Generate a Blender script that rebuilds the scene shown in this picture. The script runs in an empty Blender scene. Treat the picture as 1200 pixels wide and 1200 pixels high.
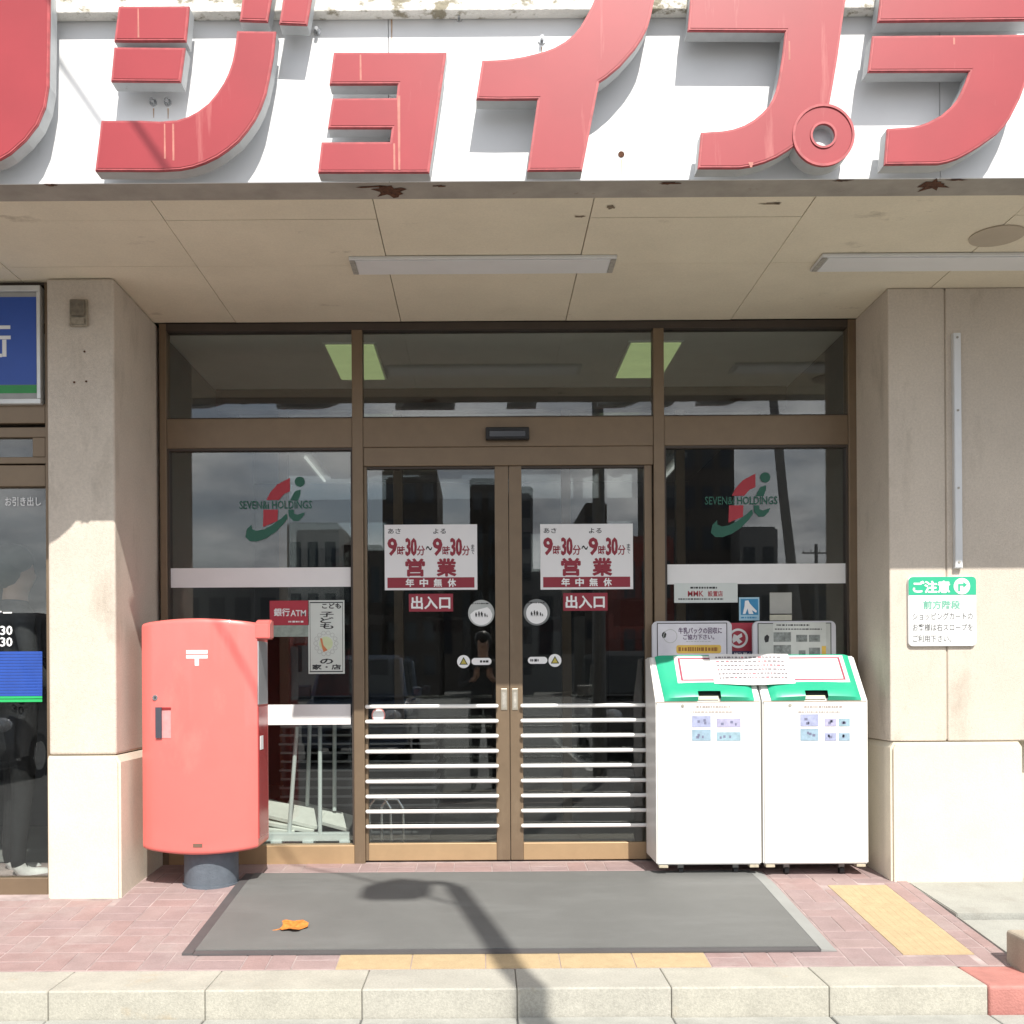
import bpy, bmesh, math, random
from mathutils import Matrix, Vector
random.seed(7)
scene = bpy.context.scene
COL = scene.collection
# ------------------------------------------------------------------ camera
F, CX, CY, CAMZ, ROLL = 1258.0, 566.0, 793.0, 0.985, math.radians(0.35)
cam = bpy.data.cameras.new('camera'); cam.sensor_width = 36; cam.lens = F / 1200 * 36
cam.shift_x = (600 - CX) / 1200; cam.shift_y = (CY - 600) / 1200
cam.clip_start = 0.02; cam.clip_end = 600
camo = bpy.data.objects.new('camera', cam); COL.objects.link(camo)
camo.matrix_world = Matrix.Translation((0, 0, CAMZ)) @ Matrix.Rotation(math.pi / 2, 4, 'X') @ Matrix.Rotation(-ROLL, 4, 'Z')
scene.camera = camo
# ------------------------------------------------------------------ light
SUN = Vector((0.24, -1.0, 1.18)).normalized()
world = bpy.data.worlds.new('World'); scene.world = world; world.use_nodes = True
nt = world.node_tree; nt.nodes.clear()
def wn(t, **k):
    n = nt.nodes.new(t)
    for a, b in k.items(): setattr(n, a, b)
    return n
sky = wn('ShaderNodeTexSky', sky_type='NISHITA', sun_disc=False)
sky.sun_elevation = math.asin(SUN.z); sky.sun_rotation = math.atan2(SUN.x, SUN.y)
sky.air_density = 1.0; sky.dust_density = 1.5
tc = wn('ShaderNodeTexCoord'); mp = wn('ShaderNodeMapping'); mp.inputs['Scale'].default_value = (1, 1, 2.6)
cn = wn('ShaderNodeTexNoise'); cn.inputs['Scale'].default_value = 3.1; cn.inputs['Detail'].default_value = 8; cn.inputs['Roughness'].default_value = 0.55
cr = wn('ShaderNodeValToRGB'); cr.color_ramp.elements[0].position = 0.38; cr.color_ramp.elements[1].position = 0.55
cm = wn('ShaderNodeMix', data_type='RGBA'); cm.inputs['B'].default_value = (9.5, 9.7, 10.0, 1)
bg = wn('ShaderNodeBackground'); bg.inputs['Strength'].default_value = 0.098
out = wn('ShaderNodeOutputWorld')
cn2 = wn('ShaderNodeTexNoise'); cn2.inputs['Scale'].default_value = 6.5; cn2.inputs['Detail'].default_value = 9; cn2.inputs['Roughness'].default_value = 0.6
cr2 = wn('ShaderNodeValToRGB'); cr2.color_ramp.elements[0].position = 0.38; cr2.color_ramp.elements[1].position = 0.62
cr2.color_ramp.elements[0].color = (.36, .38, .42, 1); cr2.color_ramp.elements[1].color = (1, 1, 1, 1)
cs2 = wn('ShaderNodeMix', data_type='RGBA', blend_type='MULTIPLY'); cs2.inputs['Factor'].default_value = 1; cs2.inputs['B'].default_value = (14, 14, 14, 1)
L = nt.links.new
L(tc.outputs['Generated'], mp.inputs['Vector']); L(mp.outputs['Vector'], cn.inputs['Vector']); L(cn.outputs['Fac'], cr.inputs['Fac'])
L(cr.outputs['Color'], cm.inputs['Factor']); L(sky.outputs['Color'], cm.inputs['A']); L(mp.outputs['Vector'], cn2.inputs['Vector']); L(cn2.outputs['Fac'], cr2.inputs['Fac']); L(cr2.outputs['Color'], cs2.inputs['A']); L(cs2.outputs['Result'], cm.inputs['B']); L(cm.outputs['Result'], bg.inputs['Color']); L(bg.outputs['Background'], out.inputs['Surface'])
sl = bpy.data.lights.new('sun', 'SUN'); sl.energy = 4.2; sl.angle = math.radians(0.36); sl.color = (1.0, 0.955, 0.88)
so = bpy.data.objects.new('sun', sl); COL.objects.link(so); so.location = SUN * 30
so.rotation_euler = SUN.to_track_quat('Z', 'Y').to_euler()
scene.view_settings.view_transform = 'Standard'; scene.view_settings.look = 'None'
scene.view_settings.exposure = 0.58; scene.view_settings.gamma = 1
scene.cycles.max_bounces = 10; scene.cycles.transparent_max_bounces = 24; scene.cycles.use_denoising = True
scene.cycles.sample_clamp_indirect = 6
# ------------------------------------------------------------------ helpers
def P(px, py, Y):                       # pixel of the photograph -> point at depth Y
    dx, dy = px - CX, py - CY
    c, s = math.cos(ROLL), math.sin(ROLL)
    x, y = dx * c - dy * s, dx * s + dy * c
    return Vector((x / F * Y, Y, CAMZ - y / F * Y))
def gz(Y):                              # height of the sloping pavement
    return -0.05 * (5.7 - Y) if Y >= 5.2 else -0.025 - 0.1 * (5.2 - Y)

MATS = {}
def mat(name, col, rough=0.6, metal=0.0, var=0.12, vscale=6.0, bump=0.0, bscale=120.0, spec=0.5, emit=None, es=1.0, stain=None, coat=0.0, vmap=(1, 1, 1), fine=0.0, fscale=170.0):
    """procedural surface: base colour broken up by noise, optional stain layer, optional fine bump"""
    if name in MATS: return MATS[name]
    m = bpy.data.materials.new(name); m.use_nodes = True; t = m.node_tree; b = t.nodes['Principled BSDF']
    b.inputs['Roughness'].default_value = rough; b.inputs['Metallic'].default_value = metal
    b.inputs['Specular IOR Level'].default_value = spec; b.inputs['Coat Weight'].default_value = coat
    co = t.nodes.new('ShaderNodeTexCoord'); src = co.outputs['Object']
    mp = t.nodes.new('ShaderNodeMapping'); mp.inputs['Scale'].default_value = vmap
    gm = t.nodes.new('ShaderNodeNewGeometry'); t.links.new(gm.outputs['Position'], mp.inputs['Vector']); src = mp.outputs['Vector']
    n = t.nodes.new('ShaderNodeTexNoise'); n.inputs['Scale'].default_value = vscale; n.inputs['Detail'].default_value = 6; n.inputs['Roughness'].default_value = 0.62
    t.links.new(src, n.inputs['Vector'])
    r = t.nodes.new('ShaderNodeValToRGB'); r.color_ramp.elements[0].position = 0.3; r.color_ramp.elements[1].position = 0.7
    r.color_ramp.elements[0].color = [max(0, c * (1 - var)) for c in col] + [1]
    r.color_ramp.elements[1].color = [min(1, c * (1 + var)) for c in col] + [1]
    t.links.new(n.outputs['Fac'], r.inputs['Fac']); cur = r.outputs['Color']
    if stain:                            # (colour, scale, low, high, mapping)
        sc_, ssc, lo, hi, smap = stain
        m2 = t.nodes.new('ShaderNodeMapping'); m2.inputs['Scale'].default_value = smap; t.links.new(gm.outputs['Position'], m2.inputs['Vector'])
        n2 = t.nodes.new('ShaderNodeTexNoise'); n2.inputs['Scale'].default_value = ssc; n2.inputs['Detail'].default_value = 8; n2.inputs['Roughness'].default_value = 0.65
        t.links.new(m2.outputs['Vector'], n2.inputs['Vector'])
        r2 = t.nodes.new('ShaderNodeValToRGB'); r2.color_ramp.elements[0].position = lo; r2.color_ramp.elements[1].position = hi
        t.links.new(n2.outputs['Fac'], r2.inputs['Fac'])
        mx = t.nodes.new('ShaderNodeMix'); mx.data_type = 'RGBA'; mx.inputs['B'].default_value = (*sc_, 1)
        t.links.new(r2.outputs['Color'], mx.inputs['Factor']); t.links.new(cur, mx.inputs['A']); cur = mx.outputs['Result']
    if fine:
        nf = t.nodes.new('ShaderNodeTexNoise'); nf.inputs['Scale'].default_value = fscale; nf.inputs['Detail'].default_value = 3; nf.inputs['Roughness'].default_value = .7; t.links.new(gm.outputs['Position'], nf.inputs['Vector'])
        mr_ = t.nodes.new('ShaderNodeMapRange'); mr_.inputs['From Min'].default_value = .3; mr_.inputs['From Max'].default_value = .7; mr_.inputs['To Min'].default_value = 1 - fine; mr_.inputs['To Max'].default_value = 1 + fine
        t.links.new(nf.outputs['Fac'], mr_.inputs['Value'])
        mf = t.nodes.new('ShaderNodeMix'); mf.data_type = 'RGBA'; mf.blend_type = 'MULTIPLY'; mf.inputs['Factor'].default_value = 1
        t.links.new(cur, mf.inputs['A']); t.links.new(mr_.outputs['Result'], mf.inputs['B']); cur = mf.outputs['Result']
    t.links.new(cur, b.inputs['Base Color'])
    if bump:
        n3 = t.nodes.new('ShaderNodeTexNoise'); n3.inputs['Scale'].default_value = bscale; n3.inputs['Detail'].default_value = 4; t.links.new(gm.outputs['Position'], n3.inputs['Vector'])
        bp = t.nodes.new('ShaderNodeBump'); bp.inputs['Strength'].default_value = bump; bp.inputs['Distance'].default_value = 0.01
        t.links.new(n3.outputs['Fac'], bp.inputs['Height']); t.links.new(bp.outputs['Normal'], b.inputs['Normal'])
    if emit:
        b.inputs['Emission Color'].default_value = (*emit, 1); b.inputs['Emission Strength'].default_value = es
    MATS[name] = m; return m
def glass(name, tint=(0.9, 0.92, 0.91), base=0.085):
    m = bpy.data.materials.new(name); m.use_nodes = True; t = m.node_tree; t.nodes.clear()
    o = t.nodes.new('ShaderNodeOutputMaterial'); mx = t.nodes.new('ShaderNodeMixShader')
    tr = t.nodes.new('ShaderNodeBsdfTransparent'); tr.inputs['Color'].default_value = (*tint, 1)
    gl = t.nodes.new('ShaderNodeBsdfGlossy'); gl.inputs['Roughness'].default_value = 0.0
    lw = t.nodes.new('ShaderNodeLayerWeight'); lw.inputs['Blend'].default_value = 0.5
    pw = t.nodes.new('ShaderNodeMath'); pw.operation = 'POWER'; pw.inputs[1].default_value = 5
    ma = t.nodes.new('ShaderNodeMath'); ma.operation = 'MULTIPLY_ADD'; ma.inputs[1].default_value = 1 - base; ma.inputs[2].default_value = base
    gm = t.nodes.new('ShaderNodeNewGeometry'); n = t.nodes.new('ShaderNodeTexNoise'); n.inputs['Scale'].default_value = 2.2; n.inputs['Detail'].default_value = 0
    bp = t.nodes.new('ShaderNodeBump'); bp.inputs['Strength'].default_value = 0.03; bp.inputs['Distance'].default_value = 0.006
    t.links.new(gm.outputs['Position'], n.inputs['Vector']); t.links.new(n.outputs['Fac'], bp.inputs['Height']); t.links.new(bp.outputs['Normal'], gl.inputs['Normal'])
    t.links.new(lw.outputs['Facing'], pw.inputs[0]); t.links.new(pw.outputs[0], ma.inputs[0]); t.links.new(ma.outputs[0], mx.inputs['Fac'])
    t.links.new(tr.outputs[0], mx.inputs[1]); t.links.new(gl.outputs[0], mx.inputs[2]); t.links.new(mx.outputs[0], o.inputs['Surface'])
    MATS[name] = m; return m

class MB:
    def __init__(s): s.bm = bmesh.new()
    def merge(s, b2, M=None):
        if M is not None: bmesh.ops.transform(b2, matrix=M, verts=b2.verts)
        tmp = bpy.data.meshes.new('tmp'); b2.to_mesh(tmp); b2.free(); s.bm.from_mesh(tmp); bpy.data.meshes.remove(tmp); return s
    def box(s, x0, x1, y0, y1, z0, z1, bev=0, seg=2, M=None):
        b = bmesh.new(); bmesh.ops.create_cube(b, size=1)
        for v in b.verts: v.co = Vector(((x0 + x1) / 2 + v.co.x * (x1 - x0), (y0 + y1) / 2 + v.co.y * (y1 - y0), (z0 + z1) / 2 + v.co.z * (z1 - z0)))
        if bev: bmesh.ops.bevel(b, geom=b.edges[:], offset=bev, segments=seg, affect='EDGES', profile=0.5)
        return s.merge(b, M)
    def prism(s, pts, y0, y1, bev=0):    # polygon of (x, z) extruded from y0 (front) to y1
        b = bmesh.new(); vs = [b.verts.new((x, y0, z)) for x, z in pts]; f = b.faces.new(vs)
        r = bmesh.ops.extrude_face_region(b, geom=[f])
        for v in r['geom']:
            if isinstance(v, bmesh.types.BMVert): v.co.y = y1
        bmesh.ops.recalc_face_normals(b, faces=b.faces[:])
        if bev:
            es = [e for e in b.edges if all(abs(v.co.y - y0) < 1e-6 for v in e.verts)]
            bmesh.ops.bevel(b, geom=es, offset=bev, segments=2, affect='EDGES')
        return s.merge(b)
    def prismx(s, pts, x0, x1, bev=0):   # polygon of (y, z) extruded along x
        b = bmesh.new(); vs = [b.verts.new((x0, y, z)) for y, z in pts]; f = b.faces.new(vs)
        r = bmesh.ops.extrude_face_region(b, geom=[f])
        for v in r['geom']:
            if isinstance(v, bmesh.types.BMVert): v.co.x = x1
        bmesh.ops.recalc_face_normals(b, faces=b.faces[:])
        if bev: bmesh.ops.bevel(b, geom=b.edges[:], offset=bev, segments=2, affect='EDGES')
        return s.merge(b)
    def tube(s, a, c, r, r2=None, seg=16, cap=True):
        a, c = Vector(a), Vector(c); d = c - a; b = bmesh.new()
        bmesh.ops.create_cone(b, cap_ends=cap, segments=seg, radius1=r, radius2=r if r2 is None else r2, depth=d.length)
        return s.merge(b, Matrix.Translation((a + c) / 2) @ d.to_track_quat('Z', 'Y').to_matrix().to_4x4())
    def ring(s, c, ro, ri, y0, y1, seg=48):
        b = bmesh.new(); vo = []
        for k in range(seg):
            a = 2 * math.pi * k / seg; u, w = math.cos(a), math.sin(a)
            vo.append([b.verts.new((c[0] + r * u, y, c[1] + r * w)) for r, y in ((ro, y0), (ri, y0), (ri, y1), (ro, y1))])
        for k in range(seg):
            p, q = vo[k], vo[(k + 1) % seg]
            for i in range(4): b.faces.new((p[i], p[(i + 1) % 4], q[(i + 1) % 4], q[i]))
        bmesh.ops.recalc_face_normals(b, faces=b.faces[:]); return s.merge(b)
    def sphere(s, c, r, sc=(1, 1, 1), seg=16):
        b = bmesh.new(); bmesh.ops.create_uvsphere(b, u_segments=seg, v_segments=seg // 2, radius=r)
        return s.merge(b, Matrix.Translation(c) @ Matrix.Diagonal((*sc, 1)))
    def poly(s, pts):                    # one flat 3-D polygon
        s.bm.faces.new([s.bm.verts.new(p) for p in pts]); return s
    def mesh(s, name):
        me = bpy.data.meshes.new(name); s.bm.to_mesh(me); s.bm.free(); return me
WL = {}
def link(o, parent, loc):
    COL.objects.link(o); o.location = loc; WL[o.name] = Vector(loc)
    if parent is not None:
        o.parent = parent; o.matrix_parent_inverse = Matrix.Translation(-WL[parent.name])
    return o
def obj(name, mb, m, parent=None, smooth=False, kind=None):
    me = mb.mesh(name) if isinstance(mb, MB) else mb
    xs = [v.co for v in me.vertices]
    base = Vector((sum(v.x for v in xs) / len(xs), sum(v.y for v in xs) / len(xs), min(v.z for v in xs)))
    me.transform(Matrix.Translation(-base)); me.materials.clear(); me.materials.append(m)
    if smooth:
        me.polygons.foreach_set('use_smooth', [True] * len(me.polygons))
        try: me.set_sharp_from_angle(angle=math.radians(35))
        except Exception: pass
    o = bpy.data.objects.new(name, me); link(o, parent, base)
    if kind: o['kind'] = kind
    return o
def empty(name, loc, label=None, cat=None, group=None):
    o = bpy.data.objects.new(name, None); o.empty_display_size = 0.1; link(o, None, loc); return tag(o, label, cat, group)
def tag(o, label=None, cat=None, group=None):
    if label: o['label'] = label
    if cat: o['category'] = cat
    if group: o['group'] = group
    return o
def Bx(*a, **k): return MB().box(*a, **k)
def prect(x0, y0, x1, y1, Y, th=0.004, bev=0):          # thin upright board covering a pixel rectangle at depth Y
    a, c = P(x0, y0, Y), P(x1, y1, Y)
    return MB().box(a.x, c.x, Y, Y + th, c.z, a.z, bev=bev)
def rrect(x0, x1, z0, z1, r, n=6):
    pts = []
    for cx, cz, a0 in ((x1 - r, z1 - r, 0), (x0 + r, z1 - r, 90), (x0 + r, z0 + r, 180), (x1 - r, z0 + r, 270)):
        for k in range(n + 1):
            a = math.radians(a0 + 90 * k / n); pts.append((cx + r * math.cos(a), cz + r * math.sin(a)))
    return pts
def text(name, s, x0, y0, x1, y1, Y, m, parent, bold=0.0, rot=0, th=0.0006, mirror=False):
    """lettering fitted to a pixel rectangle at depth Y, facing the street"""
    a, c = P(x0, y0, Y), P(x1, y1, Y)
    return text3(name, s, a.x, c.x, c.z, a.z, Y, m, parent, bold, rot, th)
def text3(name, s, X0, X1, Z0, Z1, Y, m, parent, bold=0.0, rot=0, th=0.0006):
    cu = bpy.data.curves.new('txt', 'FONT'); cu.body = s; cu.resolution_u = 2; cu.offset = min(bold, .012); cu.space_line = 0.95
    o = bpy.data.objects.new('txt', cu); COL.objects.link(o)
    me = bpy.data.meshes.new_from_object(o.evaluated_get(bpy.context.evaluated_depsgraph_get()))
    bpy.data.objects.remove(o); bpy.data.curves.remove(cu)
    if rot: me.transform(Matrix.Rotation(math.radians(rot), 4, 'Z'))
    vs = [v.co for v in me.vertices]; u0, u1 = min(v.x for v in vs), max(v.x for v in vs); w0, w1 = min(v.y for v in vs), max(v.y for v in vs)
    for v in me.vertices:
        v.co = Vector((X0 + (v.co.x - u0) / (u1 - u0) * (X1 - X0), Y - th, Z0 + (v.co.y - w0) / (w1 - w0) * (Z1 - Z0)))
    if bold > .014:                      # heavier weight: the strokes laid again a hair to each side
        ch = (Z1 - Z0) / max(1, s.count('\n') + 1); d = (bold - .010) * ch * .8; q = MB()
        for i, (dx, dz) in enumerate(((0, 0), (d, 0), (-d, 0), (0, d), (0, -d))):
            c2 = me.copy(); c2.transform(Matrix.Translation((dx, -.00006 * i, dz))); q.bm.from_mesh(c2); bpy.data.meshes.remove(c2)
        me = q
    return obj(name, me, m, parent)
def marks(x0, y0, x1, y1, Y, rows, fill=0.55, seed=1, th=0.0006):     # unreadable small print: rows of short strokes
    rnd = random.Random(seed); mb = MB(); h = (y1 - y0) / rows
    for r in range(rows):
        x = x0; yc = y0 + h * (r + .5); end = x1 - rnd.random() * (x1 - x0) * .15
        while x < end:
            w = rnd.uniform(1.2, 3.6); k = rnd.uniform(.7, 1) * fill
            a, c = P(x, yc - h * k / 2, Y), P(min(x + w, end), yc + h * k / 2, Y)
            mb.poly([(a.x, Y - th, c.z), (c.x, Y - th, c.z), (c.x, Y - th, a.z), (a.x, Y - th, a.z)]); x += w + rnd.uniform(.5, 1.3)
    return mb
# ------------------------------------------------------------------ materials
cream = mat('cream_stucco', (.60, .53, .452), .9, fine=.09, fscale=95, var=.06, vscale=3, bump=.35, bscale=260, stain=((.36, .31, .25), 5, .55, .85, (1, 1, .35)))
creambase = mat('cream_plinth', (.66, .60, .49), .85, fine=.08, fscale=120, var=.06, vscale=4, bump=.15, bscale=180)
soffitm = mat('soffit_paint', (.76, .685, .54), .85, fine=.05, fscale=120, var=.06, vscale=2.5, bump=.08, bscale=200, stain=((.33, .27, .2), 3.2, .64, .82, (1, 1.6, 1)))
whitef = mat('fascia_white', (.77, .775, .78), .5, var=.03, vscale=3, stain=((.5, .48, .44), 4, .66, .9, (3, 1, .5)))
peel = mat('peeling_white', (.78, .76, .71), .85, var=.1, vscale=14, bump=.6, bscale=60, stain=((.3, .27, .2), 11, .52, .6, (1, 1, 1.3)))
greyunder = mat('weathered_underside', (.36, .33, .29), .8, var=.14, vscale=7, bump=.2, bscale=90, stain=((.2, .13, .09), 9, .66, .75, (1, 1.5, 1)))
rust = mat('rust', (.10, .042, .022), .95, var=.5, vscale=60, bump=.6, bscale=150)
redletter = mat('faded_red_acrylic', (.325, .032, .041), .42, var=.08, vscale=3, stain=((.47, .15, .14), 3.2, .60, .82, (5, 5, .45)))
redrim = mat('scuffed_red_trim', (.40, .075, .082), .5, var=.25, vscale=30)
lettergrey = mat('letter_return_metal', (.50, .52, .53), .5, metal=.2, var=.1, vscale=12, stain=((.2, .16, .12), 14, .66, .8, (1, 1, .6)))
bronze = mat('bronze_aluminium', (.205, .148, .096), .42, metal=.35, var=.06, vscale=10, stain=((.29, .22, .15), 8, .6, .85, (1, 1, .3)))
bronzed = mat('dark_bronze_gasket', (.06, .045, .035), .5, var=.1)
glassm = glass('shop_glass')
film = mat('white_film', (.78, .77, .77), .55, var=.03)
brickm = [mat('paver_red_%s' % w, c, .85, fine=.1, fscale=140, var=.10, vscale=9, bump=.2, bscale=190, stain=((.37, .31, .295), 3, .52, .85, (1, 1, 1))) for w, c in
          (('rose', (.300, .212, .205)), ('mauve', (.288, .210, .206)), ('dusty', (.305, .223, .214)), ('warm', (.302, .206, .196)))]
sand = mat('joint_sand', (.345, .275, .265), .95, var=.36, vscale=7)
KB = [(.385, .372, .325), (.365, .356, .318), (.40, .385, .33)]
kerbs = [mat('kerb_concrete_%s' % 'abc'[i], KB[i], .85, fine=.16, fscale=120, var=.11, vscale=5 + i, bump=.2, bscale=240, stain=((.40, .29, .16), 2.0 + .4 * i, .62, .80, (1, 1, 1.2))) for i in range(3)]
kerbm = mat('kerb_concrete', (.42, .41, .36), .85, fine=.14, var=.16, vscale=14, bump=.22, bscale=210, stain=((.40, .30, .16), 2.3, .60, .78, (1, 1, 1.5)))
gutterm = mat('gutter_concrete', (.33, .33, .30), .9, fine=.14, var=.14, vscale=10, bump=.2, bscale=120)
yellow = mat('yellow_tactile', (.43, .325, .19), .75, fine=.1, var=.09, vscale=18, bump=.2, bscale=150)
concrete = mat('pale_concrete', (.33, .33, .30), .9, fine=.12, var=.10, vscale=5, bump=.2, bscale=110, stain=((.25, .24, .21), 4, .55, .8, (1, 1, 1)))
redkerb = mat('red_kerb_paint', (.43, .18, .155), .7, var=.14, vscale=12, bump=.3, bscale=120)
asphalt = mat('asphalt', (.12, .12, .117), .9, var=.2, vscale=9, bump=.6, bscale=160)
matm = mat('grey_rubber_mat', (.140, .142, .137), .72, var=.08, vscale=3.5, bump=.25, bscale=420, stain=((.165, .168, .163), 1.7, .5, .72, (1, 3, 1)))
matedge = mat('mat_border_dark', (.082, .078, .08), .65, var=.1)
matlight = mat('mat_border_light', (.27, .275, .265), .6, var=.08)
postred = mat('postbox_red', (.73, .165, .146), .4, fine=.02, var=.045, vscale=2.2, coat=.5, stain=((.66, .25, .21), 3.2, .62, .9, (1, 1, .5)))
posttop = mat('postbox_post', (.105, .125, .15), .7, var=.16, vscale=16, bump=.2, bscale=120)
steel = mat('stainless', (.62, .63, .64), .22, metal=.9, var=.04)
black = mat('black_plastic', (.014, .014, .016), .55, var=.2)
ink = mat('black_ink', (.02, .02, .022), .6, var=.05)
darkred = mat('print_dark_red', (.27, .022, .04), .55, var=.03)
white = mat('print_white', (.82, .82, .82), .55, var=.015)
whitebox = mat('white_enamel', (.75, .745, .715), .35, var=.02, vscale=2, stain=((.52, .44, .34), 9, .72, .86, (1, 1, 1)))
greylav = mat('board_grey', (.60, .60, .64), .5, var=.03)
green = mat('green_lid_plastic', (.03, .40, .235), .33, var=.05, vscale=8)
# ------------------------------------------------------------------ ground
g = obj('ground', Bx(-120, 120, -160, 40, -.9, -.245), asphalt, kind='structure')
YK0, YK1, ZK, ZR = 3.853, 4.114, -.133, -.237
KX = [P(x, 1175, YK0).x for x in (-128, 56, 240, 424, 606, 787, 972, 1158)]
kerb = empty('kerb', (0, 4, ZR)); kerb['kind'] = 'structure'
step = KX[2] - KX[1]; KX = [KX[0] - 2 * step, KX[0] - step] + KX
for a, c in zip(KX, KX[1:]):
    j = random.uniform(-.0015, .0015)
    obj('kerb_stone', Bx(a + .0009, c - .0009, YK0 + j, YK1, -.40, ZK + j, bev=.006, seg=2), random.choice(kerbs), kerb)
obj('kerb_stone', Bx(KX[-1] + .004, KX[-1] + .26, YK0 + .004, YK1 + .12, -.40, ZK - .004, bev=.014, seg=3), redkerb, kerb)['label'] = 'red painted kerb stone at the right end'
gut = empty('gutter', (0, 3.7, ZR)); gut['kind'] = 'structure'
for a, c in zip(KX, KX[1:]):
    obj('gutter_stone', Bx(a + .003, c - .003, 3.35, YK0 - .006, -.41, ZR + random.uniform(-.002, .002), bev=.006), gutterm, gut)
obj('gutter_stone', Bx(KX[-1] + .003, KX[-1] + .6, 3.35, YK0 - .006, -.41, ZR, bev=.006), gutterm, gut)
# pavement: bed of sand + basket weave of pavers
pv = MB()
X0, X1 = -3.3, 2.06
def bed(mb, x0, x1, ys, dz):
    for a, c in zip(ys, ys[1:]): mb.poly([(x0, a, gz(a) + dz), (x1, a, gz(a) + dz), (x1, c, gz(c) + dz), (x0, c, gz(c) + dz)])
    return mb
pave = obj('pavement', bed(pv, X0, X1, [YK1 - .005, 5.2, 5.76], -.0022), sand, kind='structure')
MATX0, MATX1, MATY0, MATY1 = -1.205, 1.402, 4.27, 5.43
TX0, TX1, TY0, TY1 = 1.652, 1.932, 4.235, 5.165          # right tactile strip
FX0, FX1 = P(396, 1125, 4.2).x, P(829, 1125, 4.2).x      # front tactile row
U = .1965
def brick_mesh():
    b = MB().box(-U / 2 + .0022, U / 2 - .0022, -U / 4 + .0022, U / 4 - .0022, -.02, 0, bev=.0025, seg=1); return b.mesh('brick')
bme = [brick_mesh() for _ in brickm]
for me, m in zip(bme, brickm): me.materials.append(m)
EXCL = [(MATX0 + .10, MATX1 - .14, MATY0 + .10, MATY1 - .10), (TX0, TX1, TY0, TY1), (FX0, FX1, 0, 4.404), (-9, -1.70, 5.02, 9)]
def put_brick(cx, cy, rot):
    if cx < -2.42: return
    hx, hy = (U / 4, U / 2) if rot else (U / 2, U / 4)
    r = [cx - hx, min(cx + hx, X1), cy - hy, cy + hy]; cut = False
    for i, (a, c, p, q) in enumerate(EXCL):
        if r[0] >= c or r[1] <= a or r[2] >= q or r[3] <= p: continue
        if i == 0:
            if a <= r[0] and r[1] <= c and p <= r[2] and r[3] <= q: return
            continue
        cand = [[r[0], min(a, r[1]), r[2], r[3]], [max(c, r[0]), r[1], r[2], r[3]], [r[0], r[1], r[2], min(p, r[3])], [r[0], r[1], max(q, r[2]), r[3]]]
        r = max(cand, key=lambda k: max(0, k[1] - k[0]) * max(0, k[3] - k[2])); cut = True
        if r[1] - r[0] < .02 or r[3] - r[2] < .02: return
    if r[1] - r[0] < .02: return
    sl = math.atan(.05 if cy >= 5.2 else .1); k = random.randrange(len(bme)); mx, my = (r[0] + r[1]) / 2, (r[2] + r[3]) / 2
    if cut or r[1] - r[0] < 2 * hx - .001:
        wx, wy = (r[1] - r[0]) / 2 - .0022, (r[3] - r[2]) / 2 - .0022
        me = MB().box(-wx, wx, -wy, wy, -.02, 0, bev=.0025, seg=1).mesh('brick'); me.materials.append(brickm[k]); rr_ = 0
    else: me = bme[k]; rr_ = rot
    o = bpy.data.objects.new('brick', me); COL.objects.link(o)
    o.parent = pave; o.matrix_parent_inverse = Matrix.Translation(-WL[pave.name])
    o.location = (mx, my, gz(my) + random.uniform(-.0008, .0006)); o.rotation_euler = (Matrix.Rotation(sl, 3, 'X') @ Matrix.Rotation(rr_, 3, 'Z')).to_euler()
nx, ny = int((X1 - X0) / U) + 1, 8
for i in range(nx):
    for k in range(ny):
        cx, cy = X0 + (i + .5) * U, YK1 + .004 + (k + .5) * U
        if (i + k) % 2:
            put_brick(cx, cy - U / 4, 0); put_brick(cx, cy + U / 4, 0)
        else:
            put_brick(cx - U / 4, cy, math.pi / 2); put_brick(cx + U / 4, cy, math.pi / 2)
def slope_tile(x0, x1, y0, y1, bars=0):
    mb = MB(); n = 1
    top = [(x0, y0), (x1, y0), (x1, y1), (x0, y1)]
    b = bmesh.new(); vt = [b.verts.new((x, y, gz(y) + .0005)) for x, y in top]; vb = [b.verts.new((x, y, gz(y) - .03)) for x, y in top]
    b.faces.new(vt); b.faces.new(vb[::-1])
    for i in range(4): b.faces.new((vt[i], vb[i], vb[(i + 1) % 4], vt[(i + 1) % 4]))
    bmesh.ops.recalc_face_normals(b, faces=b.faces[:]); mb.merge(b)
    for k in range(bars):
        xc = x0 + (x1 - x0) * (k + .5) / bars; h = (x1 - x0) / bars * .24
        b = bmesh.new(); p = [(xc - h, y0 + .02), (xc + h, y0 + .02), (xc + h, y1 - .02), (xc - h, y1 - .02)]
        lo = [b.verts.new((x, y, gz(y) + .0003)) for x, y in p]; hi = [b.verts.new((x + (.004 if x < xc else -.004), y, gz(y) + .0016)) for x, y in p]
        b.faces.new(hi)
        for i in range(4): b.faces.new((lo[i], lo[(i + 1) % 4], hi[(i + 1) % 4], hi[i]))
        bmesh.ops.recalc_face_normals(b, faces=b.faces[:]); mb.merge(b)
    return mb
n = 5; w = (FX1 - FX0) / n
for k in range(n): obj('tactile_tile', slope_tile(FX0 + k * w + .002, FX0 + (k + 1) * w - .002, YK1 + .004, YK1 + .29), yellow, pave)
for k in range(3):
    d = (TY1 - TY0) / 3; obj('tactile_tile', slope_tile(TX0, TX1, TY0 + k * d + .001, TY0 + (k + 1) * d - .001, bars=9), yellow, pave)
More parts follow.
